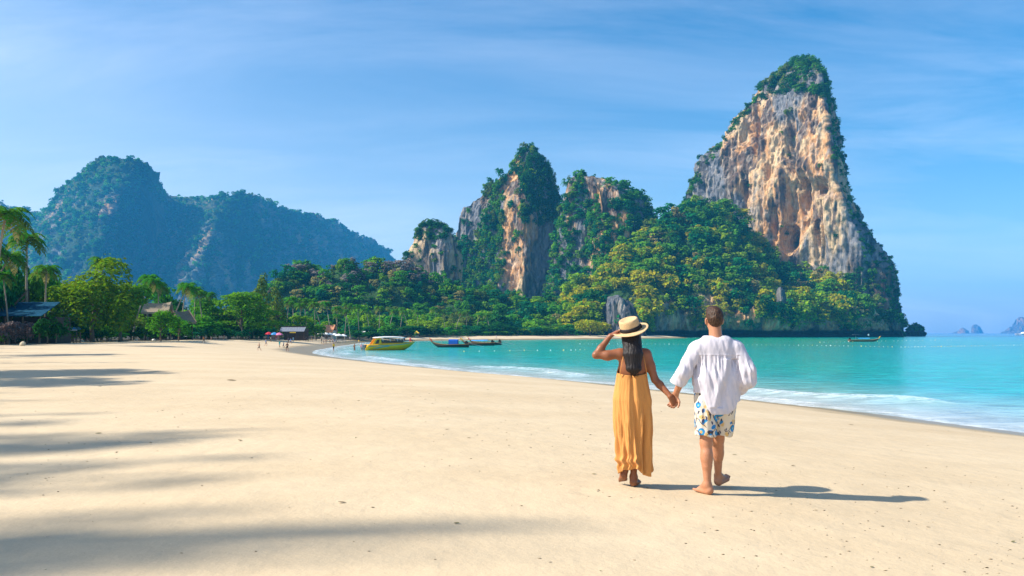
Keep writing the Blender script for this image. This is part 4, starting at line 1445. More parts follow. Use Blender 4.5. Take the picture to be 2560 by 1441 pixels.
for i in range(6):
    MB().tube([(-w / 2 + .3 + (w - .6) * i / 5, -3.9, 0), (-w / 2 + .3 + (w - .6) * i / 5, -3.9, ze)], 0.1, 6).build('post', M['wood'], bb)
# small blue and white canopy, fence, boulder
X, Y, Z = at(168, 857)
cn = empty('canopy_stall', (X, Y + 1.5, Z), 0.1, 'small stall with a blue and white canopy under the round tree', 'stall')
sc_ = Y / F_PX
w = 31 * sc_; zt = Z_at(819, Y) - Z
MB().loft([[(-w / 2, -w * .35, zt - .35), (w / 2, -w * .35, zt - .35), (w / 2, -w * .35, zt - .28), (-w / 2, -w * .35, zt - .28)], [(-w / 2, 0, zt), (w / 2, 0, zt), (w / 2, 0, zt + .07), (-w / 2, 0, zt + .07)],
           [(-w / 2, w * .35, zt - .35), (w / 2, w * .35, zt - .35), (w / 2, w * .35, zt - .28), (-w / 2, w * .35, zt - .28)]]).build('canopy', M['blue_pale'], cn)
MB().box((0, -w * .36, zt - .42), (w, 0.05, 0.2)).build('valance', M['white'], cn)
for sx in (-1, 1):
    for sy in (-1, 1):
        MB().tube([(sx * w * .46, sy * w * .32, 0), (sx * w * .46, sy * w * .32, zt - .3)], 0.05, 6).build('post', M['wood'], cn)
X, Y, Z = at(125, 858)
fe = empty('wooden_fence', (X, Y + 2, Z), 0.08, 'rough wooden post fence under the trees on the left', 'fence')
for i in range(15):
    x_ = -3.2 + i * 0.46
    MB().tube([(x_, 0, -0.1), (x_ + random.uniform(-.08, .08), random.uniform(-.05, .05), random.uniform(1.0, 1.7))], random.uniform(.05, .085), 6).build('post', M['wood'], fe)
for z_ in (0.45, 0.95):
    MB().tube([(-3.3, -.09, z_), (0, -.09, z_ + .05), (3.4, -.09, z_)], 0.035, 5).build('rail', M['wood'], fe)


def rock_obj(name, X, Y, Z, s, label, cat, mat, seed, group=None):
    bm = bmesh.new()
    bmesh.ops.create_icosphere(bm, subdivisions=2, radius=1)
    me = bpy.data.meshes.new(name)
    V = np.array([v.co for v in bm.verts])
    k = 0.72 + 0.55 * fbm(V * 1.3 + seed * 7, 3, seed)
    for v, q in zip(bm.verts, k):
        v.co = v.co * q
        v.co.x *= s[0]; v.co.y *= s[1]; v.co.z *= s[2]
    bm.to_mesh(me); bm.free()
    o = link(name, me, mat, None, (X, Y, Z + s[2] * .35))
    return tag(o, label, cat, group)


X, Y, Z = at(57, 865)
rock_obj('boulder', X, Y, Z, (0.33, 0.3, 0.38), 'pale yellow boulder on the sand at the left edge of the trees', 'boulder', M['stone'], 3)
for i, (px, py) in enumerate(((205, 855), (275, 852.5), (340, 852), (384, 852))):
    X, Y, Z = at(px, py)
    rock_obj('stone', X, Y, Z, (0.34, 0.28, 0.26), ('white stone on the sand below the big round tree', 'white stone on the sand right of the big round tree', 'white stone on the sand below the dark leaning tree', 'white stone on the sand left of the dark upturned boat')[i], 'stone', M['white'], 10 + i)
X, Y, Z = at(459, 849.3)
bo = empty('rowing_boat', (X, Y, Z), 0.1, 'dark boat with a white rim pulled up on the sand under the trees', 'boat')
rings = []
for i in range(9):
    t_ = i / 8; b_ = 0.62 * math.sin(math.pi * min(max(t_ * .92 + .06, 0), 1)) ** .6
    rings.append([(-1.7 + 3.4 * t_, -b_, .62 + .2 * (2 * t_ - 1) ** 2), (-1.7 + 3.4 * t_, -b_ * .7, .2), (-1.7 + 3.4 * t_, 0, .02), (-1.7 + 3.4 * t_, b_ * .7, .2), (-1.7 + 3.4 * t_, b_, .62 + .2 * (2 * t_ - 1) ** 2)])
MB().loft(rings).build('hull', M['black'], bo)
MB().tube([r_[0] for r_ in rings] + [r_[4] for r_ in rings[::-1]] + [rings[0][0]], 0.07, 6).build('rim', M['white'], bo)

# white parasols with tables
for i in range(6):
    px = 803 + i * 11
    Y = 226 + (i % 2) * 1.2
    X = X_at(px, Y); Z = gz(X, Y)
    pr = empty('parasol', (X, Y, Z), i * .3, 'white beach parasol in the row in front of the terracotta roof, ' + ('leftmost', 'second from the left', 'third from the left', 'fourth from the left', 'fifth from the left', 'rightmost')[i], 'parasol', 'white parasols of the beach restaurant')
    MB().tube([(0, 0, 0), (0, 0, 2.5)], 0.035, 6).build('pole', M['wood'], pr)
    rr_ = [[(math.cos(a) * q, math.sin(a) * q, z_) for a in [2 * math.pi * k / 8 for k in range(8)]] for (q, z_) in ((0.02, 2.55), (0.7, 2.3), (1.22, 1.98), (1.22, 1.86), (1.18, 1.96), (0.66, 2.24), (0.02, 2.46))]
    MB().loft(rr_).build('canopy', M['canvas'], pr)
    tb = empty('cafe_table', (X + 0.5, Y - 1.2, Z), 0, 'white cafe table on the sand under the parasols, ' + ('leftmost', 'second from the left', 'third from the left', 'fourth from the left', 'fifth from the left', 'rightmost')[i], 'table', 'white tables under the parasols')
    MB().box((0, 0, 0.74), (0.9, 0.7, 0.05)).build('tabletop', M['white'], tb)
    for sx in (-1, 1):
        for sy in (-1, 1):
            MB().box((sx * .38, sy * .28, 0.36), (0.05, 0.05, 0.72)).build('leg', M['white'], tb)
# stall goods: red and pink parasols left of the bar, row of boards
for i, (px, mt, lab) in enumerate(((672, 'red', 'small red parasol left of the pink ones near the beach bar'), (698, 'pink', 'pink parasol beside the beach bar'), (686, 'blue_pale', 'pale blue parasol between the red and pink ones'))):
    Y = 190
    X = X_at(px, Y); Z = gz(X, Y)
    pr = empty('parasol', (X, Y, Z), 0, lab, 'parasol')
    MB().tube([(0, 0, 0), (0, 0, 1.9)], 0.03, 6).build('pole', M['wood'], pr)
    MB().loft([[(math.cos(2 * math.pi * k / 8) * q, math.sin(2 * math.pi * k / 8) * q, z_) for k in range(8)] for (q, z_) in ((0.02, 1.95), (0.7, 1.7), (1.15, 1.3), (1.1, 1.28), (0.02, 1.85))]).build('canopy', M[mt], pr)
for i, (px, mt, lab) in enumerate(((664, 'blue_pale', 'upright blue kayak leaning under the trees, left one'), (674, 'grey_metal', 'upright grey kayak leaning under the trees beside the blue one'), (606, 'yellow_cloth', 'upright tan surfboard under the almond tree'), (617, 'pink', 'upright pinkish surfboard under the almond tree'), (877, 'grey_metal', 'grey upright board beside the dark kiosk right of the parasols'), (896, 'terracotta', 'rust red upright board right of the grey one'))):
    X, Y, Z = at(px, 848)
    rings = [[(math.cos(a) * .28 * math.sin(math.pi * (0.06 + .88 * t_)), math.sin(a) * .09, 2.3 * t_) for a in [2 * math.pi * k / 8 for k in range(8)]] for t_ in [j / 8 for j in range(9)]]
    o = MB().loft(rings).build('surfboard', M[mt], None, True, (X, Y + 2.0, Z - .02))
    o.rotation_euler = (-0.08, 0.05 * (-1) ** i, 0)
    tag(o, lab, 'surfboard')
X, Y, Z = at(1040, 845)
hutb = empty('beach_hut', (X, Y + 2, Z), 0.2, 'tiny yellow roofed hut under the trees behind the speedboat', 'hut')
MB().loft([[(math.cos(2 * math.pi * k / 4 + .78) * q, math.sin(2 * math.pi * k / 4 + .78) * q, z_) for k in range(4)] for (q, z_) in ((1.7, 2.0), (0.06, 3.1))]).build('roof', M['yellow_cloth'], hutb)
for sx in (-1, 1):
    for sy in (-1, 1):
        MB().tube([(sx, sy, 0), (sx, sy, 2.1)], 0.08, 6).build('post', M['wood'], hutb)
MB().box((0, 0.5, 0.5), (1.8, 1.0, 1.0)).build('wall', M['wall'], hutb)
for i, px in enumerate((904, 917)):
    X, Y, Z = at(px, 845.6)
    kk = empty('awning', (X, Y + 3, Z), 0, ('small white awning among the trees right of the parasols, left one', 'small white awning among the trees right of the parasols, right one')[i], 'awning')
    MB().loft([[(-1.4, -.7, 2.3), (1.4, -.7, 2.3), (1.4, -.7, 2.36), (-1.4, -.7, 2.36)], [(-1.4, .7, 2.65), (1.4, .7, 2.65), (1.4, .7, 2.71), (-1.4, .7, 2.71)]]).build('cloth', M['canvas'], kk)
    for sx in (-1, 1):
        MB().tube([(sx * 1.3, -.65, 0), (sx * 1.3, -.65, 2.32)], .04, 5).build('post', M['wood'], kk)

# ------------------------------------------------------------------ boats
def hull_rings(L, beam, fr, draft, sheer, nose, n=16, flare=0.8):
    """x from stern (0) to bow (L); sheer(t) and beam(t) curves"""
    out = []
    for i in range(n + 1):
        t_ = i / n
        b_ = beam(t_) / 2
        s = sheer(t_)
        k = -draft * (1 - max(0, (t_ - nose) / (1 - nose)) ** 2.2) + (s - 0.08) * max(0, (t_ - nose) / (1 - nose)) ** 2.2
        x_ = t_ * L
        ys = [(-b_, s), (-b_ * .97, s - (s - k) * .35), (-b_ * flare, s - (s - k) * .7), (-b_ * .35, k + .04), (0, k), (b_ * .35, k + .04), (b_ * flare, s - (s - k) * .7), (b_ * .97, s - (s - k) * .35), (b_, s),
              (b_ * .82, s - .04), (b_ * .78, s - .34 * min(1, s - k)), (-b_ * .78, s - .34 * min(1, s - k)), (-b_ * .82, s - .04)]
        out.append([(x_, y_, z_) for (y_, z_) in ys])
    return out


def sea_at(px, py):
    x_, y_ = sea_pt(px, py)
    return x_, y_, SEA_Z


# yellow speedboat: stern on the left, bow on the right
xs, ys, zs = sea_at(907, 876.5)
xb, yb, _ = sea_at(1050, 875.5)
sb = empty('speedboat', (xs, ys, zs), math.atan2(yb - ys + 1.0, xb - xs), 'yellow speedboat with a white canopy and teal stripes at the water\'s edge', 'speedboat')
LS = xb - xs
sheer = lambda t_: 1.12 + 0.55 * t_ ** 1.6
beam = lambda t_: 3.0 * (1 - max(0, (t_ - .45) / .55) ** 2.4) + .03
R_ = hull_rings(LS * .93, beam, 0, 0.35, sheer, 0.55)
MB().loft([[(p[0] + .5, p[1], p[2]) for p in r_] for r_ in R_]).build('hull', M['yellow_hull'], sb, True)


def hull_strip(z_of, w_of, t0, t1, n=18, side=-1):
    rings = []
    for i in range(n + 1):
        t_ = t0 + (t1 - t0) * i / n
        b_ = beam(t_) / 2
        s = sheer(t_)
        k = -0.35 * (1 - max(0, (t_ - .55) / .45) ** 2.2) + (s - .08) * max(0, (t_ - .55) / .45) ** 2.2
        row = []
        for q in (z_of((t_ - t0) / (t1 - t0)), z_of((t_ - t0) / (t1 - t0)) + w_of):
            zz_ = k + (s - k) * q
            f = np.interp(1 - q, [0, .35, .7], [1, .97, .8])
            row.append((t_ * LS * .93 + .5, side * (b_ * f + .012), zz_))
        rings.append([row[0], row[1], (row[1][0], row[1][1] + side * .012, row[1][2]), (row[0][0], row[0][1] + side * .012, row[0][2])])
    return rings


for side in (-1, 1):
    for (a, b_, t0, t1, wv) in ((.74, .80, .03, .97, .07), (.36, .72, .12, .42, .06), (.36, .68, .18, .44, .05)):
        MB().loft(hull_strip(lambda q, a=a, b_=b_: a + (b_ - a) * math.sqrt(max(q, 0)), wv, t0, t1, side=side)).build('stripe', M['teal'], sb)
MB().box((.62, 0, .8), (.5, 1.4, .5)).build('engine_well', M['black'], sb)
for k in (-.55, .55):
    om = MB().loft([[(.1 + dx_, k + dy_, z_) for (dx_, dy_) in ((-.22 * q, -.18 * q), (.25 * q, -.18 * q), (.25 * q, .18 * q), (-.22 * q, .18 * q))] for (z_, q) in ((-.25, .35), (.35, .5), (.55, 1), (.95, 1.05), (1.08, .6))]).build('outboard_motor', M['grey_metal'], sb)
# cabin: sloping stern arch, dark side windows, white roof
mb = MB().loft([[(1.5, y_, 1.15), (2.3, y_, 2.25), (3.1, y_, 2.28), (3.3, y_, 1.15)] for y_ in (-1.36, -1.26)])
mb.loft([[(1.5, y_, 1.15), (2.3, y_, 2.25), (3.1, y_, 2.28), (3.3, y_, 1.15)] for y_ in (1.26, 1.36)])
mb.build('stern_arch', M['yellow_hull'], sb)
MB().loft([[(2.05, y_, 1.28), (2.42, y_, 2.0), (2.9, y_, 2.0), (2.7, y_, 1.28)] for y_ in (-1.385, -1.37)]).build('arch_window', M['dark_glass'], sb)
MB().box((LS * .5, 0, 1.42), (LS * .46, 2.3, .62)).build('cabin', M['yellow_hull'], sb)
for y_ in (-1.16, 1.16):
    MB().loft([[(3.2, y_, 1.40), (LS * .72, y_, 1.42), (LS * .735, y_, 1.86), (2.9, y_, 1.82)], [(3.2, y_ * 1.02, 1.40), (LS * .72, y_ * 1.02, 1.42), (LS * .735, y_ * 1.02, 1.86), (2.9, y_ * 1.02, 1.82)]]).build('side_window', M['dark_glass'], sb)
rings = []
for i in range(11):
    t_ = i / 10
    x_ = 2.0 + (LS * .58) * t_
    zc = 2.34 + .16 * math.sin(math.pi * t_)
    hw = 1.32 * (1 - .12 * (2 * t_ - 1) ** 2)
    rings.append([(x_, -hw, zc - .05), (x_, 0, zc + .08), (x_, hw, zc - .05), (x_, hw, zc + .01), (x_, 0, zc + .15), (x_, -hw, zc + .01)])
MB().loft(rings).build('canopy', M['canvas'], sb, True)
for x_ in (3.6, 5.0, 6.4, 7.6):
    for y_ in (-1.2, 1.2):
        MB().tube([(x_, y_, 1.7), (x_ - .12, y_, 2.36)], .035, 6).build('canopy_post', M['white'], sb)
MB().box((LS * .8, 0, sheer(.8) + .02), (LS * .2, 1.7, .06)).build('foredeck', M['yellow_hull'], sb)
MB().tube([(LS * .76, -1.0, 1.5), (LS * .78, -1.0, 1.95), (LS * .9, -.5, 2.05), (LS * .96, 0, 1.9)], .025, 6).build('bow_rail', M['grey_metal'], sb)
SPEED = (sb, LS)


def longtail(px0, px1, py, label, bow_right=False, canopy='blue_tarp', ch=1.15, canopy_t=(.42, .66), garland='red', bright=None, length=None, hullm='wood_dark', open_can=False, shaft=1.0, cat='boat'):
    xa, ya, za = sea_at(px0 if bow_right else px1, py)
    xe, ye, _ = sea_at(px1 if bow_right else px0, py)
    L = abs(xe - xa)
    root = empty('longtail_boat', (xa, ya, za), math.atan2(0.4, xe - xa), label, cat)
    sh = lambda t_: .62 + .10 * (1 - t_) ** 2 + .62 * max(0, (t_ - .55) / .45) ** 2.1
    bm_ = lambda t_: 1.9 * (math.sin(math.pi * (0.17 + .83 * t_)) ** .75) + .06
    R2 = hull_rings(L * .93, bm_, 0, .25, sh, .62, 16, .82)
    MB().loft(R2).build('hull', M[hullm], root, True)
    for sd in (0, 8):
        MB().tube([(r_[sd][0], r_[sd][1], r_[sd][2] + .02) for r_ in R2], .05, 6).build('gunwale', M['wood_warm'], root)
    # upswept prow
    x0 = L * .9
    pr_ = [(x0 - .2, 0, sh(.95) - .2), (x0 + .25, 0, sh(1) + .12), (x0 + .58, 0, sh(1) + .45), (x0 + .86, 0, sh(1) + .95)]
    MB().tube(pr_, [.2, .17, .13, .10], 8).build('prow', M['wood_warm'], root, True)
    gl = MB()
    for k in range(3):
        gl.tube([(x0 + .22 + .1 * k, -.2, sh(1) + .12 + .22 * k), (x0 + .32 + .1 * k, 0, sh(1) + .3 + .22 * k), (x0 + .22 + .1 * k, .2, sh(1) + .12 + .22 * k), (x0 + .12 + .1 * k, 0, sh(1) + .1 + .22 * k), (x0 + .22 + .1 * k, -.2, sh(1) + .12 + .22 * k)], .07, 6, False)
    gl.build('garland', M[garland], root)
    c0, c1 = canopy_t[0] * L, canopy_t[1] * L
    zt = .62 + ch
    rg = []
    for i in range(7):
        x_ = c0 + (c1 - c0) * i / 6
        rg.append([(x_, -.82, zt - .16), (x_, -.5, zt), (x_, 0, zt + .06), (x_, .5, zt), (x_, .82, zt - .16), (x_, .8, zt - .2), (x_, 0, zt), (x_, -.8, zt - .2)])
    MB().loft(rg).build('canopy', M[canopy], root)
    if not open_can:
        for y_ in (-.83, .83):
            MB().loft([[(c0, y_, .55), (c1, y_, .55), (c1, y_, zt - .17), (c0, y_, zt - .17)], [(c0, y_ * .98, .55), (c1, y_ * .98, .55), (c1, y_ * .98, zt - .17), (c0, y_ * .98, zt - .17)]]).build('side_curtain', M[canopy], root)
    for x_ in (c0 + .08, (c0 + c1) / 2, c1 - .08):
        for y_ in (-.8, .8):
            MB().tube([(x_, y_, .5), (x_, y_, zt - .15)], .035, 5).build('canopy_post', M['wood'], root)
    for t_ in (.2, .34, .74):
        MB().box((t_ * L, 0, sh(t_) - .12), (.26, bm_(t_) * .8, .06)).build('bench', M['wood'], root)
    # engine on its pivot with the long shaft
    en = empty('engine', (0, 0, 0)); en.parent = root
    MB().box((.5, 0, 1.05), (.75, .45, .5)).box((.55, 0, 1.38), (.4, .3, .22)).build('motor_block', M['black'], en)
    MB().tube([(.5, 0, .55), (.5, 0, .85)], .07, 6).build('pivot', M['grey_metal'], en)
    MB().tube([(.2, 0, 1.0), (-3.4 * shaft, .3, .18)], .04, 6).build('shaft', M['grey_metal'], en)
    MB().tube([(.8, 0, 1.1), (1.7, 0, 1.45)], .025, 5).build('tiller', M['grey_metal'], en)
    return root, L


lt1, L1 = longtail(1072, 1172, 869, 'dark long-tail boat with a boxy blue covered cabin beside the speedboat', canopy='blue_tarp', canopy_t=(.27, .50), ch=1.15)
lt2, L2 = longtail(1149, 1236, 864.5, 'long-tail boat with a raised orange prow, middle of the three moored together', canopy='blue_pale', canopy_t=(.28, .66), ch=.8, open_can=True, garland='yellow_cloth')
lt3, L3 = longtail(1168, 1254, 862.8, 'long-tail boat moored furthest right of the three near the far sand', canopy='blue_pale', canopy_t=(.4, .62), ch=.75, open_can=True, garland='pink')
lt4, L4 = longtail(2121, 2206, 854.8, 'brown long-tail boat with a low blue awning off the dark sea cliff', bow_right=True, canopy='blue_pale', canopy_t=(.27, .62), ch=.75, open_can=True, garland='yellow_cloth', hullm='wood', shaft=1.6)
MB().tube([(L4 * .22, 0, .8), (L4 * .22, 0, 2.6)], .05, 6).build('mast', M['grey_metal'], lt4)
MB().box((L4 * .22, 0, 2.64), (L4 * .17, 1.0, .07)).build('mast_rack', M['grey_metal'], lt4)
MB().tube([(L4 * .62, 0, .9), (L4 * .62, 0, 3.0)], .03, 5).build('flag_pole', M['wood'], lt4)
MB().loft([[(L4 * .62, -.02, 2.3), (L4 * .62, .02, 2.3), (L4 * .62, .02, 3.0), (L4 * .62, -.02, 3.0)], [(L4 * .62 - .5, -.02, 2.3), (L4 * .62 - .5, .02, 2.3), (L4 * .62 - .5, .02, 2.85), (L4 * .62 - .5, -.02, 2.85)]]).build('flag', M['white'], lt4)
# catamaran half out of the frame
xc, yc, zc_ = X_at(2566, 1050), 1050, SEA_Z
ct = empty('catamaran', (xc, yc, zc_), 0.15, 'white catamaran with a tall bare mast at the right edge near the horizon', 'catamaran')
for sy in (-3.6, 3.6):
    MB().loft([[(x_, sy - b_, 2.4 + s_), (x_, sy - b_ * .7, .3), (x_, sy, -.3), (x_, sy + b_ * .7, .3), (x_, sy + b_, 2.4 + s_)] for (x_, b_, s_) in ((-15, .1, .5), (-12, .9, .2), (-5, 1.2, 0), (6, 1.2, 0), (12, .9, -.2))]).build('hull', M['white'], ct)
MB().box((-1, 0, 2.3), (17, 7.6, .7)).build('bridge_deck', M['white'], ct)
MB().loft([[(x_, -w_, 2.6), (x_, -w_ * .8, h_), (x_, w_ * .8, h_), (x_, w_, 2.6)] for (x_, w_, h_) in ((-8, 2.4, 2.8), (-5, 2.8, 4.6), (4, 2.8, 4.8), (7, 2.5, 4.4))]).build('cabin', M['white'], ct)
MB().loft([[(x_, y_, 3.2), (x_ + .01, y_, 3.9)] for x_ in (-4.6, 3.8) for y_ in (-2.84,)] + [[(3.8, -2.9, 3.2), (3.8, -2.9, 3.9)], [(-4.6, -2.9, 3.2), (-4.6, -2.9, 3.9)]], closed=False).build('window', M['dark_glass'], ct)
MB().tube([(-1, 0, 4.6), (-1, 0, 27)], [.3, .18], 8).build('mast', M['white'], ct)
MB().tube([(-1, 0, 26.4), (-14.6, 0, 3.0)], .12, 5).build('forestay', M['grey_metal'], ct)
MB().tube([(-1, 0, 6.2), (9, 0, 6.4)], .25, 6).build('boom', M['white'], ct)

# ------------------------------------------------------------------ buoy lines
bm = bmesh.new(); bmesh.ops.create_icosphere(bm, subdivisions=1, radius=1.0)
bum = bpy.data.meshes.new('buoy'); bm.to_mesh(bum); bm.free(); bum.materials.append(M['buoy'])
bum2 = bum.copy(); bum2.materials.clear(); bum2.materials.append(M['buoy_y'])
for (pts, nb, rad, lab) in (([(1450, 860.5), (1640, 860.8), (1850, 862.5), (2060, 864.5), (2260, 868.5), (2410, 866), (2570, 863.0)], 110, .08, 'string of pale swimming area buoys crossing the bay in front of the cliffs'),
                           ([(2050, 856.5), (2240, 852.8), (2430, 849.8)], 38, .10, 'second string of tiny white buoys further out near the brown boat'),
                           ([(1160, 879.5), (1300, 877), (1420, 876.5), (1462, 875)], 12, .09, 'sparse string of small white buoys right of the speedboat')):
    bl = empty('buoy_line', (*sea_pt(*pts[0]), SEA_Z), 0, lab, 'buoy line')
    o_ = Vector(bl.location)
    P2 = np.array(pts, float)
    tt = np.linspace(0, len(pts) - 1, nb)
    wp = []
    for i, q in enumerate(tt):
        a_, b_ = np.interp(q, range(len(pts)), P2[:, 0]), np.interp(q, range(len(pts)), P2[:, 1])
        x_, y_ = sea_pt(a_, b_)
        p_ = Vector((x_, y_, SEA_Z + .05)) - o_
        wp.append(p_ - Vector((0, 0, .1)))
        if i % 9 == 8 and random.random() < .5: continue
        c = bpy.data.objects.new('buoy', bum2 if random.random() < .3 else bum)
        COL.objects.link(c); c.parent = bl; c.location = p_
        s_ = rad * random.uniform(.75, 1.25) * (1.45 if i % 7 == 0 else 1)
        c.scale = (s_ * 1.25, s_, s_ * .9)
    MB().tube(wp, .05, 4).build('rope', M['rope'], bl)
# ------------------------------------------------------------------ bodies: distance fields turned into one continuous mesh
def smin(a, b, k):
    h = np.clip(0.5 + 0.5 * (b - a) / k, 0, 1)
    return b * (1 - h) + a * h - k * h * (1 - h)


class Field:
    def __init__(self):
        self.p = []

    def cone(self, a, b, ra, rb, k=0.03, fy=1.0):
        self.p.append(('c', np.array(a, float), np.array(b, float), ra, rb, k, fy)); return self

    def chain(self, pts, rads, k=0.02, fy=1.0):
        for i in range(len(pts) - 1):
            self.cone(pts[i], pts[i + 1], rads[i], rads[i + 1], k, fy)
        return self

    def ell(self, c, r, k=0.02, rot=None):
        self.p.append(('e', np.array(c, float), np.array(r, float), rot, None, k, None)); return self

    def mesh(self, h, post=None, pad=0.03):
        lo, hi = [], []
        for q in self.p:
            if q[0] == 'c':
                m = max(q[3], q[4]) / min(q[6], 1) * 1.0
                lo.append(np.minimum(q[1], q[2]) - m); hi.append(np.maximum(q[1], q[2]) + m)
            else:
                m = q[2].max() if q[3] is not None else q[2]
                lo.append(q[1] - m); hi.append(q[1] + m)
        lo = np.min(lo, 0) - pad - 2 * h; hi = np.max(hi, 0) + pad + 2 * h
        n = np.ceil((hi - lo) / h).astype(int) + 1
        ax = [lo[i] + h * np.arange(n[i]) for i in range(3)]
        D = np.full(n, 1.0, np.float32)
        for q in self.p:
            if q[0] == 'c':
                m = max(q[3], q[4]) / min(q[6], 1) + q[5] * 1.5 + 3 * h
                a0, a1 = np.minimum(q[1], q[2]) - m, np.maximum(q[1], q[2]) + m
            else:
                m = (q[2].max() if q[3] is not None else q[2]) + q[5] * 1.5 + 3 * h
                a0, a1 = q[1] - m, q[1] + m
            i0 = np.maximum(((a0 - lo) / h).astype(int), 0); i1 = np.minimum(((a1 - lo) / h).astype(int) + 2, n)
            sl = tuple(slice(i0[k], i1[k]) for k in range(3))
            P = np.stack(np.meshgrid(*[ax[k][sl[k]] for k in range(3)], indexing='ij'), -1)
            if q[0] == 'c':
                _, a, b, ra, rb, k, fy = q
                A, B, PP = a.copy(), b.copy(), P.copy()
                if fy != 1.0:
                    A[1] /= fy; B[1] /= fy; PP[..., 1] /= fy
                ab = B - A
                t_ = np.clip(((PP - A) @ ab) / max(ab @ ab, 1e-9), 0, 1)
                d = np.linalg.norm(PP - A - t_[..., None] * ab, axis=-1) - (ra + (rb - ra) * t_)
                if fy != 1.0: d = d * min(1, fy + .25)
            else:
                _, c, r_, rot, _, k, _ = q
                pp = P - c
                if rot is not None: pp = pp @ np.array(rot)
                kk = np.linalg.norm(pp / r_, axis=-1)
                d = (kk - 1) * r_.min() * (0.6 + 0.4 * kk)
            D[sl] = smin(D[sl], d.astype(np.float32), k)
        if post is not None:
            P = np.stack(np.meshgrid(*ax, indexing='ij'), -1)
            D = post(P, D).astype(np.float32)
        D[0] = D[-1] = 1; D[:, 0] = D[:, -1] = 1; D[:, :, 0] = D[:, :, -1] = 1
        return surface_nets(D, lo, h)


def surface_nets(D, lo, h):
    Sg = D < 0
    c = np.zeros(tuple(s - 1 for s in D.shape), np.int8)
    for dx_ in (0, 1):
        for dy_ in (0, 1):
            for dz_ in (0, 1):
                c += Sg[dx_:D.shape[0] - 1 + dx_, dy_:D.shape[1] - 1 + dy_, dz_:D.shape[2] - 1 + dz_]
    idx = np.argwhere((c > 0) & (c < 8))
    vid = np.full(c.shape, -1, np.int64)
    vid[idx[:, 0], idx[:, 1], idx[:, 2]] = np.arange(len(idx))
    cor = [(i, j, k) for i in (0, 1) for j in (0, 1) for k in (0, 1)]
    val = {q: D[idx[:, 0] + q[0], idx[:, 1] + q[1], idx[:, 2] + q[2]] for q in cor}
    acc = np.zeros((len(idx), 3)); cnt = np.zeros(len(idx))
    for q in cor:
        for ax in range(3):
            if q[ax]: continue
            r_ = list(q); r_[ax] = 1; r_ = tuple(r_)
            a, b = val[q], val[r_]
            m = (a < 0) != (b < 0)
            t_ = np.where(m, a / np.where(m, a - b, 1), 0)
            p = np.tile(np.array(q, float), (len(idx), 1)); p[:, ax] += t_
            acc[m] += p[m]; cnt[m] += 1
    V = lo + h * (idx + acc / cnt[:, None])
    Fs = []
    for ax in range(3):
        a1, a2 = [(1, 2), (2, 0), (0, 1)][ax]
        s0 = [slice(None)] * 3; s1 = [slice(None)] * 3
        s0[ax] = slice(0, -1); s1[ax] = slice(1, None)
        A, B = Sg[tuple(s0)], Sg[tuple(s1)]
        e = np.argwhere(A != B)
        e = e[(e[:, a1] > 0) & (e[:, a2] > 0) & (e[:, a1] < D.shape[a1] - 1) & (e[:, a2] < D.shape[a2] - 1)]
        fl = A[e[:, 0], e[:, 1], e[:, 2]]
        u1 = np.zeros(3, int); u1[a1] = 1
        u2 = np.zeros(3, int); u2[a2] = 1
        g = lambda q: vid[q[:, 0], q[:, 1], q[:, 2]]
        Q = np.stack([g(e - u1 - u2), g(e - u2), g(e), g(e - u1)], 1)
        Q = np.where(fl[:, None], Q, Q[:, ::-1])
        Fs.append(Q)
    return V, np.concatenate(Fs)


def relax(V, Fq, it=1, k=0.5):
    for _ in range(it):
        s = np.zeros_like(V); c = np.zeros(len(V))
        for a in range(4):
            np.add.at(s, Fq[:, a], V[Fq[:, (a + 1) % 4]]); np.add.at(c, Fq[:, a], 1)
            np.add.at(s, Fq[:, a], V[Fq[:, (a + 3) % 4]]); np.add.at(c, Fq[:, a], 1)
        V = V * (1 - k) + s / c[:, None] * k
    return V


def skin_mat(name, col, sub=0.12):
    m, t, b = mat_new(name)
    tcn = N(t, 'ShaderNodeTexCoord')
    no = N(t, 'ShaderNodeTexNoise', Scale=14.0, Detail=4.0)
    LK(t, tcn.outputs['Object'], no.inputs['Vector'])
    mx = N(t, 'ShaderNodeMixRGB')
    mx.inputs['Color1'].default_value = (*[c * .86 for c in col], 1)
    mx.inputs['Color2'].default_value = (min(1, col[0] * 1.12), col[1] * 1.04, col[2] * 1.02, 1)
    LK(t, no.outputs['Fac'], mx.inputs['Fac']); LK(t, mx.outputs[0], b.inputs['Base Color'])
    b.inputs['Roughness'].default_value = 0.45
    b.inputs['Specular IOR Level'].default_value = 0.35
    b.inputs['Subsurface Weight'].default_value = sub
    b.inputs['Subsurface Radius'].default_value = (0.012, 0.005, 0.003)
    return m


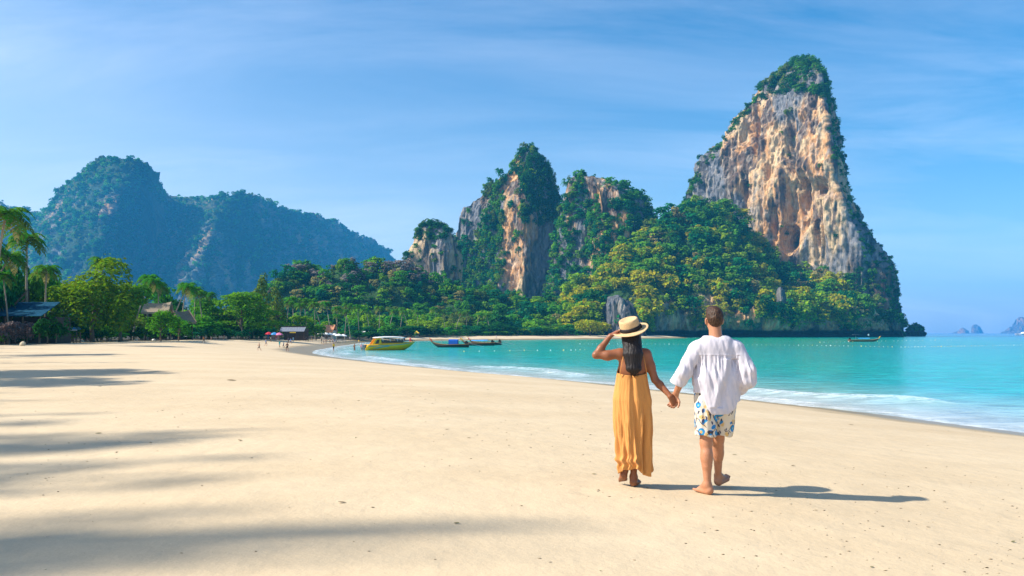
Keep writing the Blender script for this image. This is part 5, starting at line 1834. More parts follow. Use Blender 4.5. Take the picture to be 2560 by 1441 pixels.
def cloth_mat(name, col, weave=900, trans=0.0, wr=0.5):
    m, t, b = mat_new(name)
    b.inputs['Roughness'].default_value = 0.9
    b.inputs['Specular IOR Level'].default_value = 0.1
    b.inputs['Sheen Weight'].default_value = 0.15
    tcn = N(t, 'ShaderNodeTexCoord')
    n1 = N(t, 'ShaderNodeTexNoise', Scale=9.0, Detail=5.0, Roughness=0.6)
    n2 = N(t, 'ShaderNodeTexNoise', Scale=weave, Detail=2.0)
    mpn = N(t, 'ShaderNodeMapping'); mpn.inputs['Scale'].default_value = (2.2, 2.2, 0.5)
    LK(t, tcn.outputs['Object'], mpn.inputs[0]); LK(t, mpn.outputs[0], n1.inputs['Vector']); LK(t, tcn.outputs['Object'], n2.inputs['Vector'])
    mr = N(t, 'ShaderNodeMapRange')
    mr.inputs[1].default_value = .3; mr.inputs[2].default_value = .7; mr.inputs[3].default_value = .93; mr.inputs[4].default_value = 1.05
    LK(t, n1.outputs['Fac'], mr.inputs[0])
    sc = N(t, 'ShaderNodeVectorMath', operation='SCALE'); sc.inputs[0].default_value = col
    LK(t, mr.outputs[0], sc.inputs['Scale'])
    LK(t, sc.outputs[0], b.inputs['Base Color'])
    bp = N(t, 'ShaderNodeBump', Strength=wr, Distance=0.014)
    LK(t, n1.outputs['Fac'], bp.inputs['Height'])
    bp2 = N(t, 'ShaderNodeBump', Strength=0.2, Distance=0.001)
    LK(t, n2.outputs['Fac'], bp2.inputs['Height']); LK(t, bp.outputs[0], bp2.inputs['Normal'])
    LK(t, bp2.outputs[0], b.inputs['Normal'])
    if trans:
        tr = N(t, 'ShaderNodeBsdfTranslucent')
        LK(t, sc.outputs[0], tr.inputs['Color'])
        mx = N(t, 'ShaderNodeMixShader', Fac=trans)
        LK(t, b.outputs[0], mx.inputs[1]); LK(t, tr.outputs[0], mx.inputs[2])
        LK(t, mx.outputs[0], t.nodes['Material Output'].inputs['Surface'])
    return m


def hair_mat(name, c0, c1, sc=(60, 60, 4)):
    m, t, b = mat_new(name)
    tcn = N(t, 'ShaderNodeTexCoord')
    mpn = N(t, 'ShaderNodeMapping'); mpn.inputs['Scale'].default_value = sc
    no = N(t, 'ShaderNodeTexNoise', Scale=2.0, Detail=5.0, Roughness=.65)
    LK(t, tcn.outputs['Object'], mpn.inputs[0]); LK(t, mpn.outputs[0], no.inputs['Vector'])
    cr = N(t, 'ShaderNodeValToRGB')
    cr.color_ramp.elements[0].position = .35; cr.color_ramp.elements[0].color = (*c0, 1)
    cr.color_ramp.elements[1].position = .68; cr.color_ramp.elements[1].color = (*c1, 1)
    LK(t, no.outputs['Fac'], cr.inputs[0]); LK(t, cr.outputs[0], b.inputs['Base Color'])
    b.inputs['Roughness'].default_value = .5
    b.inputs['Specular IOR Level'].default_value = .3
    bp = N(t, 'ShaderNodeBump', Strength=.8, Distance=.006)
    LK(t, no.outputs['Fac'], bp.inputs['Height']); LK(t, bp.outputs[0], b.inputs['Normal'])
    return m


M['skin_m'] = skin_mat('skin_tanned', (0.47, 0.225, 0.125))
M['skin_w'] = skin_mat('skin_brown', (0.27, 0.105, 0.048))
M['hair_m'] = hair_mat('brown_hair', (0.016, 0.008, 0.005), (0.095, 0.048, 0.026), (50, 50, 22))
M['hair_w'] = hair_mat('black_hair', (0.006, 0.005, 0.005), (0.028, 0.022, 0.022))
M['dress'] = cloth_mat('apricot_linen', (0.74, 0.335, 0.098), trans=0.14, wr=.35)
M['shirt'] = cloth_mat('white_linen', (0.67, 0.635, 0.69), trans=0.10, wr=.3)
M['straw'] = simple('straw', (0.62, 0.42, 0.22), .85, .12, 90.0, bump=.3)
M['ribbon'] = simple('black_ribbon', (0.015, 0.012, 0.014), .6, .2, 40.0)
M['eye_w'] = simple('eye', (0.7, 0.7, 0.68), .2, .02, 5.0)

# floral print for the shorts
m, t, b = mat_new('floral_print')
b.inputs['Roughness'].default_value = .85
tcn = N(t, 'ShaderNodeTexCoord')
col_prev = None
base = N(t, 'ShaderNodeRGB'); base.outputs[0].default_value = (0.66, 0.59, 0.48, 1)
cur = base.outputs[0]


def layer(cur, fac_sock, col):
    mx = N(t, 'ShaderNodeMixRGB'); mx.inputs['Color2'].default_value = (*col, 1)
    LK(t, fac_sock, mx.inputs['Fac']); LK(t, cur, mx.inputs['Color1'])
    return mx.outputs[0]


def rng_node(sock, a, b_):
    r_ = N(t, 'ShaderNodeMapRange'); r_.inputs[1].default_value = a; r_.inputs[2].default_value = b_
    LK(t, sock, r_.inputs[0]); return r_.outputs[0]


def mul(a, b_):
    q = N(t, 'ShaderNodeMath', operation='MULTIPLY'); LK(t, a, q.inputs[0]); LK(t, b_, q.inputs[1]); return q.outputs[0]


nd = N(t, 'ShaderNodeTexNoise', Scale=9.0, Detail=2.0)
LK(t, tcn.outputs['Object'], nd.inputs['Vector'])
wv = N(t, 'ShaderNodeMixRGB', blend_type='ADD'); wv.inputs['Fac'].default_value = .06
LK(t, tcn.outputs['Object'], wv.inputs['Color1']); LK(t, nd.outputs['Color'], wv.inputs['Color2'])
# soft cream-gold blossoms
v1 = N(t, 'ShaderNodeTexVoronoi', Scale=15.0); LK(t, wv.outputs[0], v1.inputs['Vector'])
cur = layer(cur, mul(rng_node(v1.outputs['Distance'], .42, .30), rng_node(v1.outputs['Color'], .30, .34)), (0.66, 0.44, 0.17))
# big blue petals with an orange heart
v2 = N(t, 'ShaderNodeTexVoronoi', Scale=12.5); LK(t, wv.outputs[0], v2.inputs['Vector'])
sepc = N(t, 'ShaderNodeSeparateColor'); LK(t, v2.outputs['Color'], sepc.inputs[0])
pick = rng_node(sepc.outputs[1], .22, .26)
cur = layer(cur, mul(rng_node(v2.outputs['Distance'], .46, .40), pick), (0.015, 0.20, 0.50))
cur = layer(cur, mul(rng_node(v2.outputs['Distance'], .27, .22), pick), (0.03, 0.36, 0.55))
cur = layer(cur, mul(rng_node(v2.outputs['Distance'], .15, .10), pick), (0.72, 0.34, 0.10))
# dark leaves and stems
v3 = N(t, 'ShaderNodeTexVoronoi', Scale=30.0)
mp3 = N(t, 'ShaderNodeMapping'); mp3.inputs['Rotation'].default_value = (.3, .8, .4); mp3.inputs['Scale'].default_value = (1, 1, .45)
LK(t, wv.outputs[0], mp3.inputs[0]); LK(t, mp3.outputs[0], v3.inputs['Vector'])
sep3 = N(t, 'ShaderNodeSeparateColor'); LK(t, v3.outputs['Color'], sep3.inputs[0])
cur = layer(cur, mul(rng_node(v3.outputs['Distance'], .34, .26), rng_node(sep3.outputs[0], .12, .16)), (0.035, 0.045, 0.10))
v4 = N(t, 'ShaderNodeTexVoronoi', Scale=7.0, feature='DISTANCE_TO_EDGE'); LK(t, wv.outputs[0], v4.inputs['Vector'])
sep4 = rng_node(nd.outputs['Fac'], .50, .53)
cur = layer(cur, mul(rng_node(v4.outputs['Distance'], .034, .016), sep4), (0.06, 0.045, 0.05))
LK(t, cur, b.inputs['Base Color'])
M['floral'] = m


def fobj(name, field, h, mat, parent, post=None, it=1):
    V, Fq = field.mesh(h, post)
    V = relax(V, Fq, it)
    return link(name, mesh_np(name, V, Fq, True), mat, parent)


def hand(F, wrist, palm_dir, back_dir, side, scale=1.0, curl=0.5, thumb=True, k=0.006, spread=0.12):
    """palm, four unequal bent fingers and a thumb; back_dir = direction the back of the hand faces, side=+1 thumb to back x palm"""
    w = Vector(wrist); p = Vector(palm_dir).normalized(); bk = Vector(back_dir)
    bk = (bk - p * bk.dot(p)).normalized()
    th = p.cross(bk).normalized() * side
    s = scale
    for i, o_ in enumerate((-.026, -.009, .009, .026)):
        F.cone(w + th * (o_ * .6 * s), w + p * (.088 * s) + th * (o_ * s), .017 * s, .0135 * s, .014)
    for i, (o_, ln) in enumerate(((.029, .070), (.010, .078), (-.010, .073), (-.029, .056))):
        q = w + p * (.09 * s) + th * (o_ * s)
        d = (p + th * (o_ / .029 * spread)).normalized()
        a = 0.0
        for (fr, r_) in ((.42, .0095), (.32, .0085), (.26, .0075)):
            a += curl
            dd = (d * math.cos(a) - bk * math.sin(a)).normalized()
            q2 = q + dd * (ln * fr * s)
            F.cone(q, q2, r_ * s, (r_ - .0008) * s, k)
            q = q2
    if thumb:
        q = w + p * (.028 * s) + th * (.028 * s)
        for (dd, ln, r_) in ((p * .62 + th * .72 - bk * .25, .042, .013), (p * .88 + th * .32 - bk * .35, .032, .011), (p * .95 + th * .05 - bk * .4, .024, .0095)):
            q2 = q + Vector(dd).normalized() * (ln * s)
            F.cone(q, q2, r_ * s, (r_ - .001) * s, .008)
            q = q2
    return F


def foot(F, heel, toe, ankle, s=1.0, toes=True, lift=0.0):
    h_, t_, a = Vector(heel), Vector(toe), Vector(ankle)
    d = (t_ - h_).normalized()
    sd = d.cross(Vector((0, 0, 1))).normalized()
    up = sd.cross(d).normalized()
    L = (t_ - h_).length
    F.cone(a, h_ + d * .02 + up * .03, .040 * s, .036 * s, .02)
    F.cone(h_ + d * .015 + up * .012, h_ + d * .03 + up * .02, .034 * s, .034 * s, .02)
    F.cone(a + d * .02 - up * .01, h_ + d * (L * .62) + up * .022, .040 * s, .026 * s, .03)
    F.cone(h_ + d * .03 + sd * .012, h_ + d * (L * .66) + sd * .026 + up * .005, .028 * s, .024 * s, .02)
    F.cone(h_ + d * .03 - sd * .010, h_ + d * (L * .68) - sd * .022 + up * .005, .028 * s, .025 * s, .02)
    if toes:
        for i, (o_, ln, r_) in enumerate(((-.031, .062, .0145), (-.012, .060, .0105), (.004, .054, .0100), (.019, .046, .0095), (.033, .036, .0090))):
            b0 = h_ + d * (L * .68) + sd * (o_ * 1.0)
            F.cone(b0, b0 + d * (ln * s) + up * (.004 + lift), r_ * s, r_ * .85 * s, .008)
    return F


# place: the two stand side by side walking away
GZ = gz(1.6, 7.0)
Ym, Yw = ground_hit(1775, 1236)[1], ground_hit(1580, 1217)[1]
Sm, Sw = Ym / 7.17, Yw / 7.49
Xm, Xw = X_at(1790, Ym), X_at(1578, Yw)
Yh = (Ym + Yw) / 2 + .01
hold = Vector((X_at(1683, Yh), Yh, Z_at(1008, Yh)))
Zm, Zw = gz(Xm, Ym), gz(Xw, Yw)

# ---------------------------------- the man
man = empty('person', (Xm, Ym, GZ), 0, 'man seen from behind in a loose white shirt and floral shorts, walking barefoot holding hands', 'person')
man.location.z = Zm; man.scale = (Sm, Sm, Sm)
hm = (hold - Vector((Xm, Ym, Zm))) / Sm
F = Field()
hc = Vector((-0.008, 0.035, 1.700))
F.ell(hc + Vector((0, -.006, .022)), (.076, .095, .092), .03)
F.ell(hc + Vector((0, .030, -.045)), (.060, .068, .075), .04)
F.cone(hc + Vector((0, .075, -.085)), hc + Vector((0, .066, -.10)), .022, .024, .03)
F.cone(hc + Vector((0, .095, -.005)), hc + Vector((0, .116, -.032)), .010, .015, .012)
F.cone(hc + Vector((-.03, .082, .02)), hc + Vector((.03, .082, .02)), .012, .012, .015)
F.cone(hc + Vector((-.018, .092, -.064)), hc + Vector((.018, .092, -.064)), .008, .008, .008)
for sd in (-1, 1):
    F.ell(hc + Vector((sd * .080, -.002, -.022)), (.010, .019, .032), .006)
    F.ell(hc + Vector((sd * .087, -.010, -.012)), (.006, .013, .022), .004)
F.cone((0, -.005, 1.47), hc + Vector((0, -.018, -.06)), .064, .058, .03)
F.cone((-.17, 0, 1.445), (.17, 0, 1.445), .05, .05, .05)
F.cone((0, 0, 1.05), (0, .0, 1.36), .13, .155, .05, .66)
F.cone((-.05, 0, .95), (.05, 0, .95), .12, .12, .05, .8)
# arms
wl = hm + Vector((0.020, -.012, .085))
F.chain([(-.20, 0, 1.42), (-.315, -.03, 1.17), tuple(wl)], [.055, .043, .028], .02)
F.chain([(-.317, -.03, 1.17), tuple(Vector((-.317, -.03, 1.17)).lerp(wl, .3))], [.043, .046], .02)
hand(F, wl, (-.28, .05, -1), (.55, .75, .1), 1, 1.05, curl=.62, spread=.10)
F.chain([(.20, 0, 1.42), (.315, -.05, 1.14), (.215, .12, .955)], [.055, .043, .030], .02)
hand(F, (.21, .125, .95), (-.35, .5, -.75), (.8, .2, .1), -1, 1.0, curl=.25)
# legs: left is the standing one, right swings forward with the toes up
F.chain([(-.09, 0, .93), (-.096, .0, .50), (-.094, -.012, .36), (-.088, -.02, .10)], [.090, .056, .052, .033], .03)
F.cone((-.098, -.028, .40), (-.094, -.028, .29), .044, .036, .04)
foot(F, (-.060, -.045, .032), (-.165, .135, .024), (-.086, -.015, .10))
F.chain([(.09, .03, .93), (.075, .20, .50), (.094, .27, .36), (.128, .385, .115)], [.090, .056, .050, .033], .03)
F.cone((.086, .235, .42), (.100, .27, .31), .044, .036, .04)
foot(F, (.112, .375, .032), (.285, .530, .062), (.130, .395, .105), lift=.022)
body = fobj('body', F, .0055, M['skin_m'], man, it=1)
for sd in (-1, 1):
    bm = bmesh.new(); bmesh.ops.create_uvsphere(bm, u_segments=10, v_segments=8, radius=.011)
    me = bpy.data.meshes.new('eye'); bm.to_mesh(me); bm.free()
    link('eye', me, M['eye_w'], man, tuple(hc + Vector((sd * .031, .083, .003))))
# hair: short, tousled, cropped at the nape
F = Field()
F.ell(hc + Vector((0, -.012, .034)), (.081, .100, .092), .02)
F.ell(hc + Vector((0, -.045, -.008)), (.070, .068, .078), .03)
F.ell(hc + Vector((-.01, .04, .095)), (.055, .06, .034), .03)


def hair_post(P, D):
    q = P.reshape(-1, 3)
    tex = (fbm(q * np.array([85, 60, 38]), 3, 3) - .5).reshape(D.shape)
    cut = np.maximum(D + tex * .012, (hc.z - .085 + .4 * np.maximum(P[..., 1] - (hc.y - .06), 0)) - P[..., 2])
    face = (P[..., 1] - (hc.y + .055)) - .9 * np.maximum(P[..., 2] - (hc.z + .045), 0)
    earn = .034 - np.sqrt((P[..., 1] - hc.y - .004) ** 2 + (P[..., 2] - hc.z + .022) ** 2)
    earn = np.where(np.abs(P[..., 0] - hc.x) > .055, earn, -1)
    return np.maximum(np.maximum(cut, face), earn)


fobj('hair', F, .0045, M['hair_m'], man, hair_post, 0)
# shorts
F = Field()
F.cone((-.055, .01, .93), (.055, .01, .93), .120, .120, .04, .80)
F.chain([(-.092, .0, .93), (-.100, .0, .53)], [.116, .104], .03)
F.chain([(.092, .03, .93), (.088, .155, .53)], [.116, .106], .03)


def shorts_post(P, D):
    q = P.reshape(-1, 3)
    w_ = (fbm(q * np.array([16, 16, 5]), 3, 13) - .5).reshape(D.shape)
    hem = .572 + .012 * np.sin(P[..., 0] * 30) - .018 * (P[..., 0] > 0)
    gap = np.abs(P[..., 0] + .004) - .004
    D = D + w_ * .030
    D = np.where(P[..., 2] < .72, np.maximum(D, -gap), D)
    return np.maximum(D, hem - P[..., 2])


fobj('shorts', F, .006, M['floral'], man, shorts_post, 1)
# shirt: loose, gathered under a yoke, long tail at the back
F = Field()
F.cone((-.045, .01, .86), (-.03, 0, 1.12), .195, .185, .04, .70)
F.cone((.055, .01, .86), (.04, 0, 1.12), .185, .180, .04, .70)
F.cone((-.04, 0, 1.12), (-.05, 0, 1.40), .175, .140, .05, .70)
F.cone((.04, 0, 1.12), (.05, 0, 1.40), .175, .140, .05, .70)
F.cone((-.158, -.005, 1.408), (.158, -.005, 1.408), .068, .068, .07)
F.cone((-.07, -.01, 1.475), (.07, -.01, 1.475), .062, .062, .05)
F.chain([(-.19, 0, 1.415), (-.325, -.025, 1.18), (-.365, .01, 1.085)], [.076, .072, .062], .03)
F.cone((-.355, .0, 1.11), (-.372, .015, 1.075), .072, .072, .01)
F.chain([(.19, 0, 1.415), (.285, -.05, 1.20), (.288, -.04, 1.11), (.235, .06, 1.03)], [.082, .083, .078, .058], .03)
F.cone((.245, .05, 1.035), (.222, .07, 1.015), .068, .066, .01)


def shirt_post(P, D):
    x_, y_, z_ = P[..., 0], P[..., 1], P[..., 2]
    q = P.reshape(-1, 3)
    fold = (np.abs(fbm(np.stack([q[:, 0] * 15 + q[:, 2] * 3.5, q[:, 1] * 9, q[:, 2] * 2.6], 1), 3, 23) - .5) * 2).reshape(D.shape)
    fine = (fbm(q * np.array([34, 24, 11]), 2, 33) - .5).reshape(D.shape)
    back = np.clip(.5 - y_ * 9, 0, 1)
    pleat = np.sin(x_ * 165 + 1.5 * np.sin(x_ * 40)) * np.exp(-((z_ - 1.27) / .085) ** 2) * (z_ < 1.355) * back * (np.abs(x_) < .20)
    torso = np.abs(x_) < .215
    D = D + (.034 * (fold - .30)) * np.clip((1.42 - z_) * 5, .15, 1) + fine * .010 + pleat * .0065
    D = D - .004 * ((z_ > 1.352) & (z_ < 1.362) & torso) * back
    # diagonal drag from the right shoulder blade to the hem
    D = D + .020 * np.exp(-(((x_ - .06) - (z_ - 1.05) * .32) / .030) ** 2) * back * ((z_ > .85) & (z_ < 1.32))
    D = D - .014 * np.exp(-(((x_ - .00) - (z_ - 1.05) * .30) / .035) ** 2) * back * ((z_ > .85) & (z_ < 1.32))
    hem = np.interp(x_, [-.25, -.21, -.17, -.11, -.07, .09, .15, .19, .26], [1.0, .985, .99, .84, .785, .785, .83, .90, .92]) + np.where(y_ > .0, .07, 0)
    cut = hem - z_
    D = np.where((np.abs(x_) < .24) & (z_ < 1.05), np.maximum(D, cut), D)
    neck = .078 - np.sqrt(x_ ** 2 + ((y_ - .02) * .95) ** 2)
    D = np.where(z_ > 1.44, np.maximum(D, np.minimum(neck, .03 + 0 * z_)), D)
    D = np.maximum(D, (z_ - 1.54) + 0 * x_)
    # cuffs
    cl = (x_ + .365) * -.35 + (y_ - .01) * .25 + (1.062 - z_) * .9
    D = np.where((x_ < -.25) & (z_ < 1.2), np.maximum(D, cl), D)
    return D


fobj('shirt', F, .0062, M['shirt'], man, shirt_post, 1)

# ---------------------------------- the woman
wom = empty('person', (Xw, Yw, GZ), 0, 'woman seen from behind in a long apricot sundress, one hand raised to her straw hat', 'person')
wom.location.z = Zw; wom.scale = (Sw, Sw, Sw)
hw_ = (hold - Vector((Xw, Yw, Zw))) / Sw
F = Field()
hc = Vector((.0, .04, 1.525))
F.ell(hc + Vector((0, -.004, .02)), (.072, .090, .088), .03)
F.ell(hc + Vector((0, .030, -.045)), (.054, .060, .068), .04)
F.cone(hc + Vector((0, .070, -.080)), hc + Vector((0, .062, -.092)), .018, .02, .03)
F.cone(hc + Vector((0, .088, -.005)), hc + Vector((0, .108, -.030)), .008, .012, .012)
F.cone(hc + Vector((-.016, .086, -.058)), hc + Vector((.016, .086, -.058)), .008, .008, .008)
for sd in (-1, 1):
    F.ell(hc + Vector((sd * .074, 0, -.02)), (.009, .017, .028), .006)
F.cone((.015, 0, 1.36), hc + Vector((.004, -.015, -.06)), .050, .046, .03)
F.cone((-.10, -.005, 1.335), (.125, -.005, 1.335), .052, .052, .05)
F.cone((.015, 0, 1.22), (.02, -.005, 1.30), .132, .125, .05, .62)
F.cone((.01, 0, 1.05), (.015, 0, 1.2), .115, .130, .05, .66)
F.cone((-.05, .0, .88), (.05, .0, .88), .10, .10, .05, .85)
# raised left arm
el = (-.355, .015, 1.330); wr = Vector((-.205, .045, 1.525))
F.chain([(-.125, 0, 1.345), (-.24, .0, 1.326), el], [.054, .048, .036], .03)
F.chain([el, tuple(Vector(el).lerp(wr, .35)), tuple(wr)], [.036, .036, .024], .02)
hand(F, wr, (.85, .10, .52), (-.45, -.15, .85), 1, .92, curl=.28, spread=.06)
# lowered right arm
er = (.232, -.045, 1.085); wr2 = hw_ + Vector((-.035, -.035, .070))
F.chain([(.150, -.005, 1.340), (.190, -.02, 1.22), er], [.056, .046, .036], .03)
F.chain([er, tuple(Vector(er).lerp(wr2, .3)), tuple(wr2)], [.036, .038, .024], .02)
hand(F, wr2, (.52, .10, -.85), (.25, -.95, .05), -1, .96, curl=.50, spread=.10)
# legs
F.chain([(-.07, 0, .86), (-.065, .03, .46), (-.072, -.005, .17)], [.070, .050, .031], .03)
F.chain([(.07, 0, .86), (.040, .0, .46), (.022, -.005, .10)], [.085, .052, .031], .03)
F.cone((-.074, -.01, .36), (-.072, -.01, .26), .044, .036, .03)
F.cone((.036, -.025, .36), (.028, -.02, .26), .044, .036, .03)
foot(F, (-.082, -.035, .118), (-.072, .105, .030), (-.072, .0, .17), .9)
foot(F, (.008, -.03, .032), (.098, .135, .024), (.022, 0, .10), .9)
fobj('body', F, .0052, M['skin_w'], wom, it=1)
for sd in (-1, 1):
    bm = bmesh.new(); bmesh.ops.create_uvsphere(bm, u_segments=10, v_segments=8, radius=.010)
    me = bpy.data.meshes.new('eye'); bm.to_mesh(me); bm.free()
    link('eye', me, M['eye_w'], wom, tuple(hc + Vector((sd * .029, .078, .003))))
# long straight hair
F = Field()
F.ell(hc + Vector((0, -.016, .026)), (.079, .088, .092), .02)
for i in range(11):
    u = (i - 5) / 5
    x0 = u * .070
    x0 *= .88
    top = hc + Vector((x0 * 1.05, -.035 - .045 * math.sqrt(max(0, 1 - u * u)), .0))
    mid = Vector((.000 + x0 * 1.04, -.105 - .02 * (1 - abs(u)), 1.34))
    low = Vector((.002 + x0 * .74, -.128 - .014 * (1 - abs(u)), 1.20))
    end = Vector((.006 + x0 * .34, -.128, 1.145 + .05 * abs(u) + .012 * math.sin(i * 2.3)))
    F.chain([top, mid, low, end], [.030, .026, .020, .007], .03)


def hairw_post(P, D):
    q = P.reshape(-1, 3)
    n_ = (np.abs(fbm(np.stack([q[:, 0] * 70, q[:, 1] * 40, q[:, 2] * 5], 1), 3, 43) - .5) * 2).reshape(D.shape)
    face = (P[..., 1] - (hc.y + .04))
    return np.maximum(D + .011 * (n_ - .4), face)


hw = fobj('hair', F, .005, M['hair_w'], wom, hairw_post, 0)
for i in range(8):
    x0 = -.055 + i * .015
    MB().tube([(hc.x + x0, -.075, 1.46), (x0 * 1.1 + .01 * math.sin(i), -.142, 1.33), (x0 * .9 + .012 * math.cos(i * 2), -.158, 1.21), (x0 * .5 + .02 * math.sin(i * 3), -.145, 1.125 + .02 * math.sin(i * 5))], [.007, .007, .005, .002], 6).build('lock', M['hair_w'], hw, True)

# dress: a hanging tube of linen with deep folds, slit at the right
nr, nc = 84, 190
zt = np.linspace(0, 1, nr)
th_ = np.linspace(0, 2 * np.pi, nc, endpoint=False)
Zs = np.array([1.14, 1.07, 1.0, .88, .70, .50, .30, .17])
Cx = np.interp(-(1.14 - zt * .97), -Zs, [.004, .004, .004, .006, .012, .016, .030, .034])
Rx = np.interp(-(1.14 - zt * .97), -Zs, [.150, .160, .172, .194, .190, .176, .168, .168])
Ry = np.interp(-(1.14 - zt * .97), -Zs, [.100, .110, .120, .140, .145, .138, .148, .155])
V = np.zeros((nr, nc, 3))
for i in range(nr):
    z0 = 1.14 - zt[i] * .97
    c, s = np.cos(th_), np.sin(th_)
    grow = sstep(np.array([zt[i]]), .02, .75)[0]
    ph = .7 * math.sin(zt[i] * 4.0)
    f = (.012 * np.cos(5 * th_ + ph + 1.0) + .006 * np.cos(9 * th_ - .8 * ph) + .005 * np.cos(14 * th_ + 2.1)) * (.25 + .95 * grow)
    f += -.046 * np.exp(-((np.mod(th_ - 4.66 - .25 * zt[i] + np.pi, 2 * np.pi) - np.pi) / .14) ** 2) * (.45 + .8 * grow)      # the long centre fold at the back
    f += .026 * np.exp(-((np.mod(th_ - 5.55 + np.pi, 2 * np.pi) - np.pi) / .13) ** 2) * grow                                 # flying edge on the right
    f += -.040 * np.exp(-((np.mod(th_ - 5.32 + np.pi, 2 * np.pi) - np.pi) / .09) ** 2) * grow * sstep(np.array([zt[i]]), .35, .6)[0]
    q = np.stack([c * 7, s * 7, np.full(nc, z0 * 3.2)], 1)
    f += (fbm(q, 3, 53) - .5) * .050 * (.35 + grow)
    topz = np.where(s > 0, .15 * s, .012 * np.cos(2 * th_)) * (1 - zt[i]) ** 6
    hem = (.020 * np.sin(3 * th_ + .6) + .014 * np.sin(7 * th_)) * zt[i] ** 5 + zt[i] ** 6 * (-.045 * np.exp(-((np.mod(th_ - 5.6 + np.pi, 2 * np.pi) - np.pi) / .25) ** 2) + .02 * np.exp(-((np.mod(th_ - 4.2 + np.pi, 2 * np.pi) - np.pi) / .4) ** 2))
    V[i, :, 0] = Cx[i] + (Rx[i] + f) * c
    V[i, :, 1] = -.005 + (Ry[i] + f * .9) * s
    V[i, :, 2] = z0 + topz + hem
# gathered swirl near the left ankle
w_ = np.exp(-((V[:, :, 2] - .27) / .05) ** 2) * (V[:, :, 0] < .05)
V[:, :, 0] += .018 * w_ * np.sin(V[:, :, 2] * 60); V[:, :, 1] -= .02 * w_
dm = mesh_np('dress', V.reshape(-1, 3), grid_faces(nr, nc, True)[:, ::-1], True)
dr = link('dress', dm, M['dress'], wom)
so = dr.modifiers.new('cloth', 'SOLIDIFY'); so.thickness = .005; so.offset = -1
for (pts) in ([(-.125, -.085, 1.13), (-.115, -.10, 1.22), (-.075, -.055, 1.385), (-.07, .03, 1.385), (-.09, .09, 1.28)], [(.145, -.085, 1.13), (.128, -.10, 1.22), (.100, -.060, 1.388), (.095, .03, 1.388), (.10, .09, 1.28)]):
    MB().tube(pts, .0038, 6).build('strap', M['dress'], dr, True)

# straw hat with a black band, tipped back and to the left
ha = empty('hat', tuple(hc + Vector((.0, -.022, .052)))); ha.parent = wom
ha.rotation_euler = (math.radians(14), math.radians(-17), 0)
ha.scale = (1.13, 1.13, 1.08)


def lathe(prof, n=56, wob=None):
    rings = []
    for (q, z_) in prof:
        rings.append([(math.cos(2 * math.pi * k / n) * q, math.sin(2 * math.pi * k / n) * q * 1.06, z_ + (wob(2 * math.pi * k / n, q) if wob else 0)) for k in range(n)])
    return rings


brim_w = lambda a, q: .022 * max(0, (q - .09) / .08) * (math.cos(a - .2) ** 2) - .006 * max(0, (q - .09) / .08)
MB().loft(lathe([(.084, .004), (.10, .0), (.13, -.003), (.158, -.002), (.162, .001), (.158, .005), (.13, .004), (.10, .007), (.086, .012)], 56, brim_w), caps=False).build('brim', M['straw'], ha, True)
MB().loft(lathe([(.089, .0), (.092, .012), (.090, .05), (.088, .092), (.085, .108), (.078, .115), (.066, .112), (.058, .104), (.03, .102), (.002, .102)])).build('crown', M['straw'], ha, True)
MB().loft(lathe([(.0925, .006), (.0955, .007), (.0945, .046), (.0915, .047)]), caps=False).build('band', M['ribbon'], ha, True)
MB().box((.094, -.02, .026), (.012, .035, .034)).build('bow', M['ribbon'], ha)

# ------------------------------------------------------------------ the far bathers
def small_person(stride, arms, sit=False, seed=0):
    F = Field()
    zo = 0
    if sit:
        F.chain([(-.08, 0, .12), (-.1, .3, .35), (-.1, .55, .05)], [.09, .07, .05], .05)
        F.chain([(.08, 0, .12), (.1, .3, .35), (.1, .55, .05)], [.09, .07, .05], .05)
        zo = -.78
    else:
        F.chain([(-.08, 0, .9), (-.09, stride * .35, .5), (-.09, stride * .25 + .02, .07), (-.09, stride * .25 + .16, .035)], [.095, .065, .045, .035], .05)
        F.chain([(.08, 0, .9), (.09, -stride * .15, .5), (.09, -stride * .55, .08), (.09, -stride * .55 + .15, .035)], [.095, .065, .045, .035], .05)
    F.cone((0, 0, .93 + zo), (0, 0, 1.36 + zo), .135, .165, .05, .65)
    F.cone((-.15, 0, 1.4 + zo), (.15, 0, 1.4 + zo), .06, .06, .05)
    F.cone((0, 0, 1.42 + zo), (0, .02, 1.56 + zo), .055, .055, .03)
    F.ell((0, .02, 1.64 + zo), (.085, .1, .12), .03)
    for sd, a in ((-1, arms[0]), (1, arms[1])):
        F.chain([(sd * .18, 0, 1.4 + zo), (sd * .25, a * .2 - .03, 1.12 + zo), (sd * .25, a * .55 + .06, .93 + zo + abs(a) * .25)], [.055, .048, .04], .03)
    V, Fq = F.mesh(.034, None, .06)
    me = mesh_np('person', V, Fq, True)
    cz = V[Fq].mean(1)
    mi = np.where(cz[:, 2] > 1.66 + zo, 3, np.where((cz[:, 2] > 1.0 + zo) & (cz[:, 2] < 1.46 + zo) & (np.abs(cz[:, 0]) < .24), 1, np.where((cz[:, 2] <= 1.0 + zo) & (cz[:, 2] > (.05 if sit else .55)), 2, 0)))
    for _ in range(4): me.materials.append(None)
    me.polygons.foreach_set('material_index', mi.astype(np.int32))
    return me


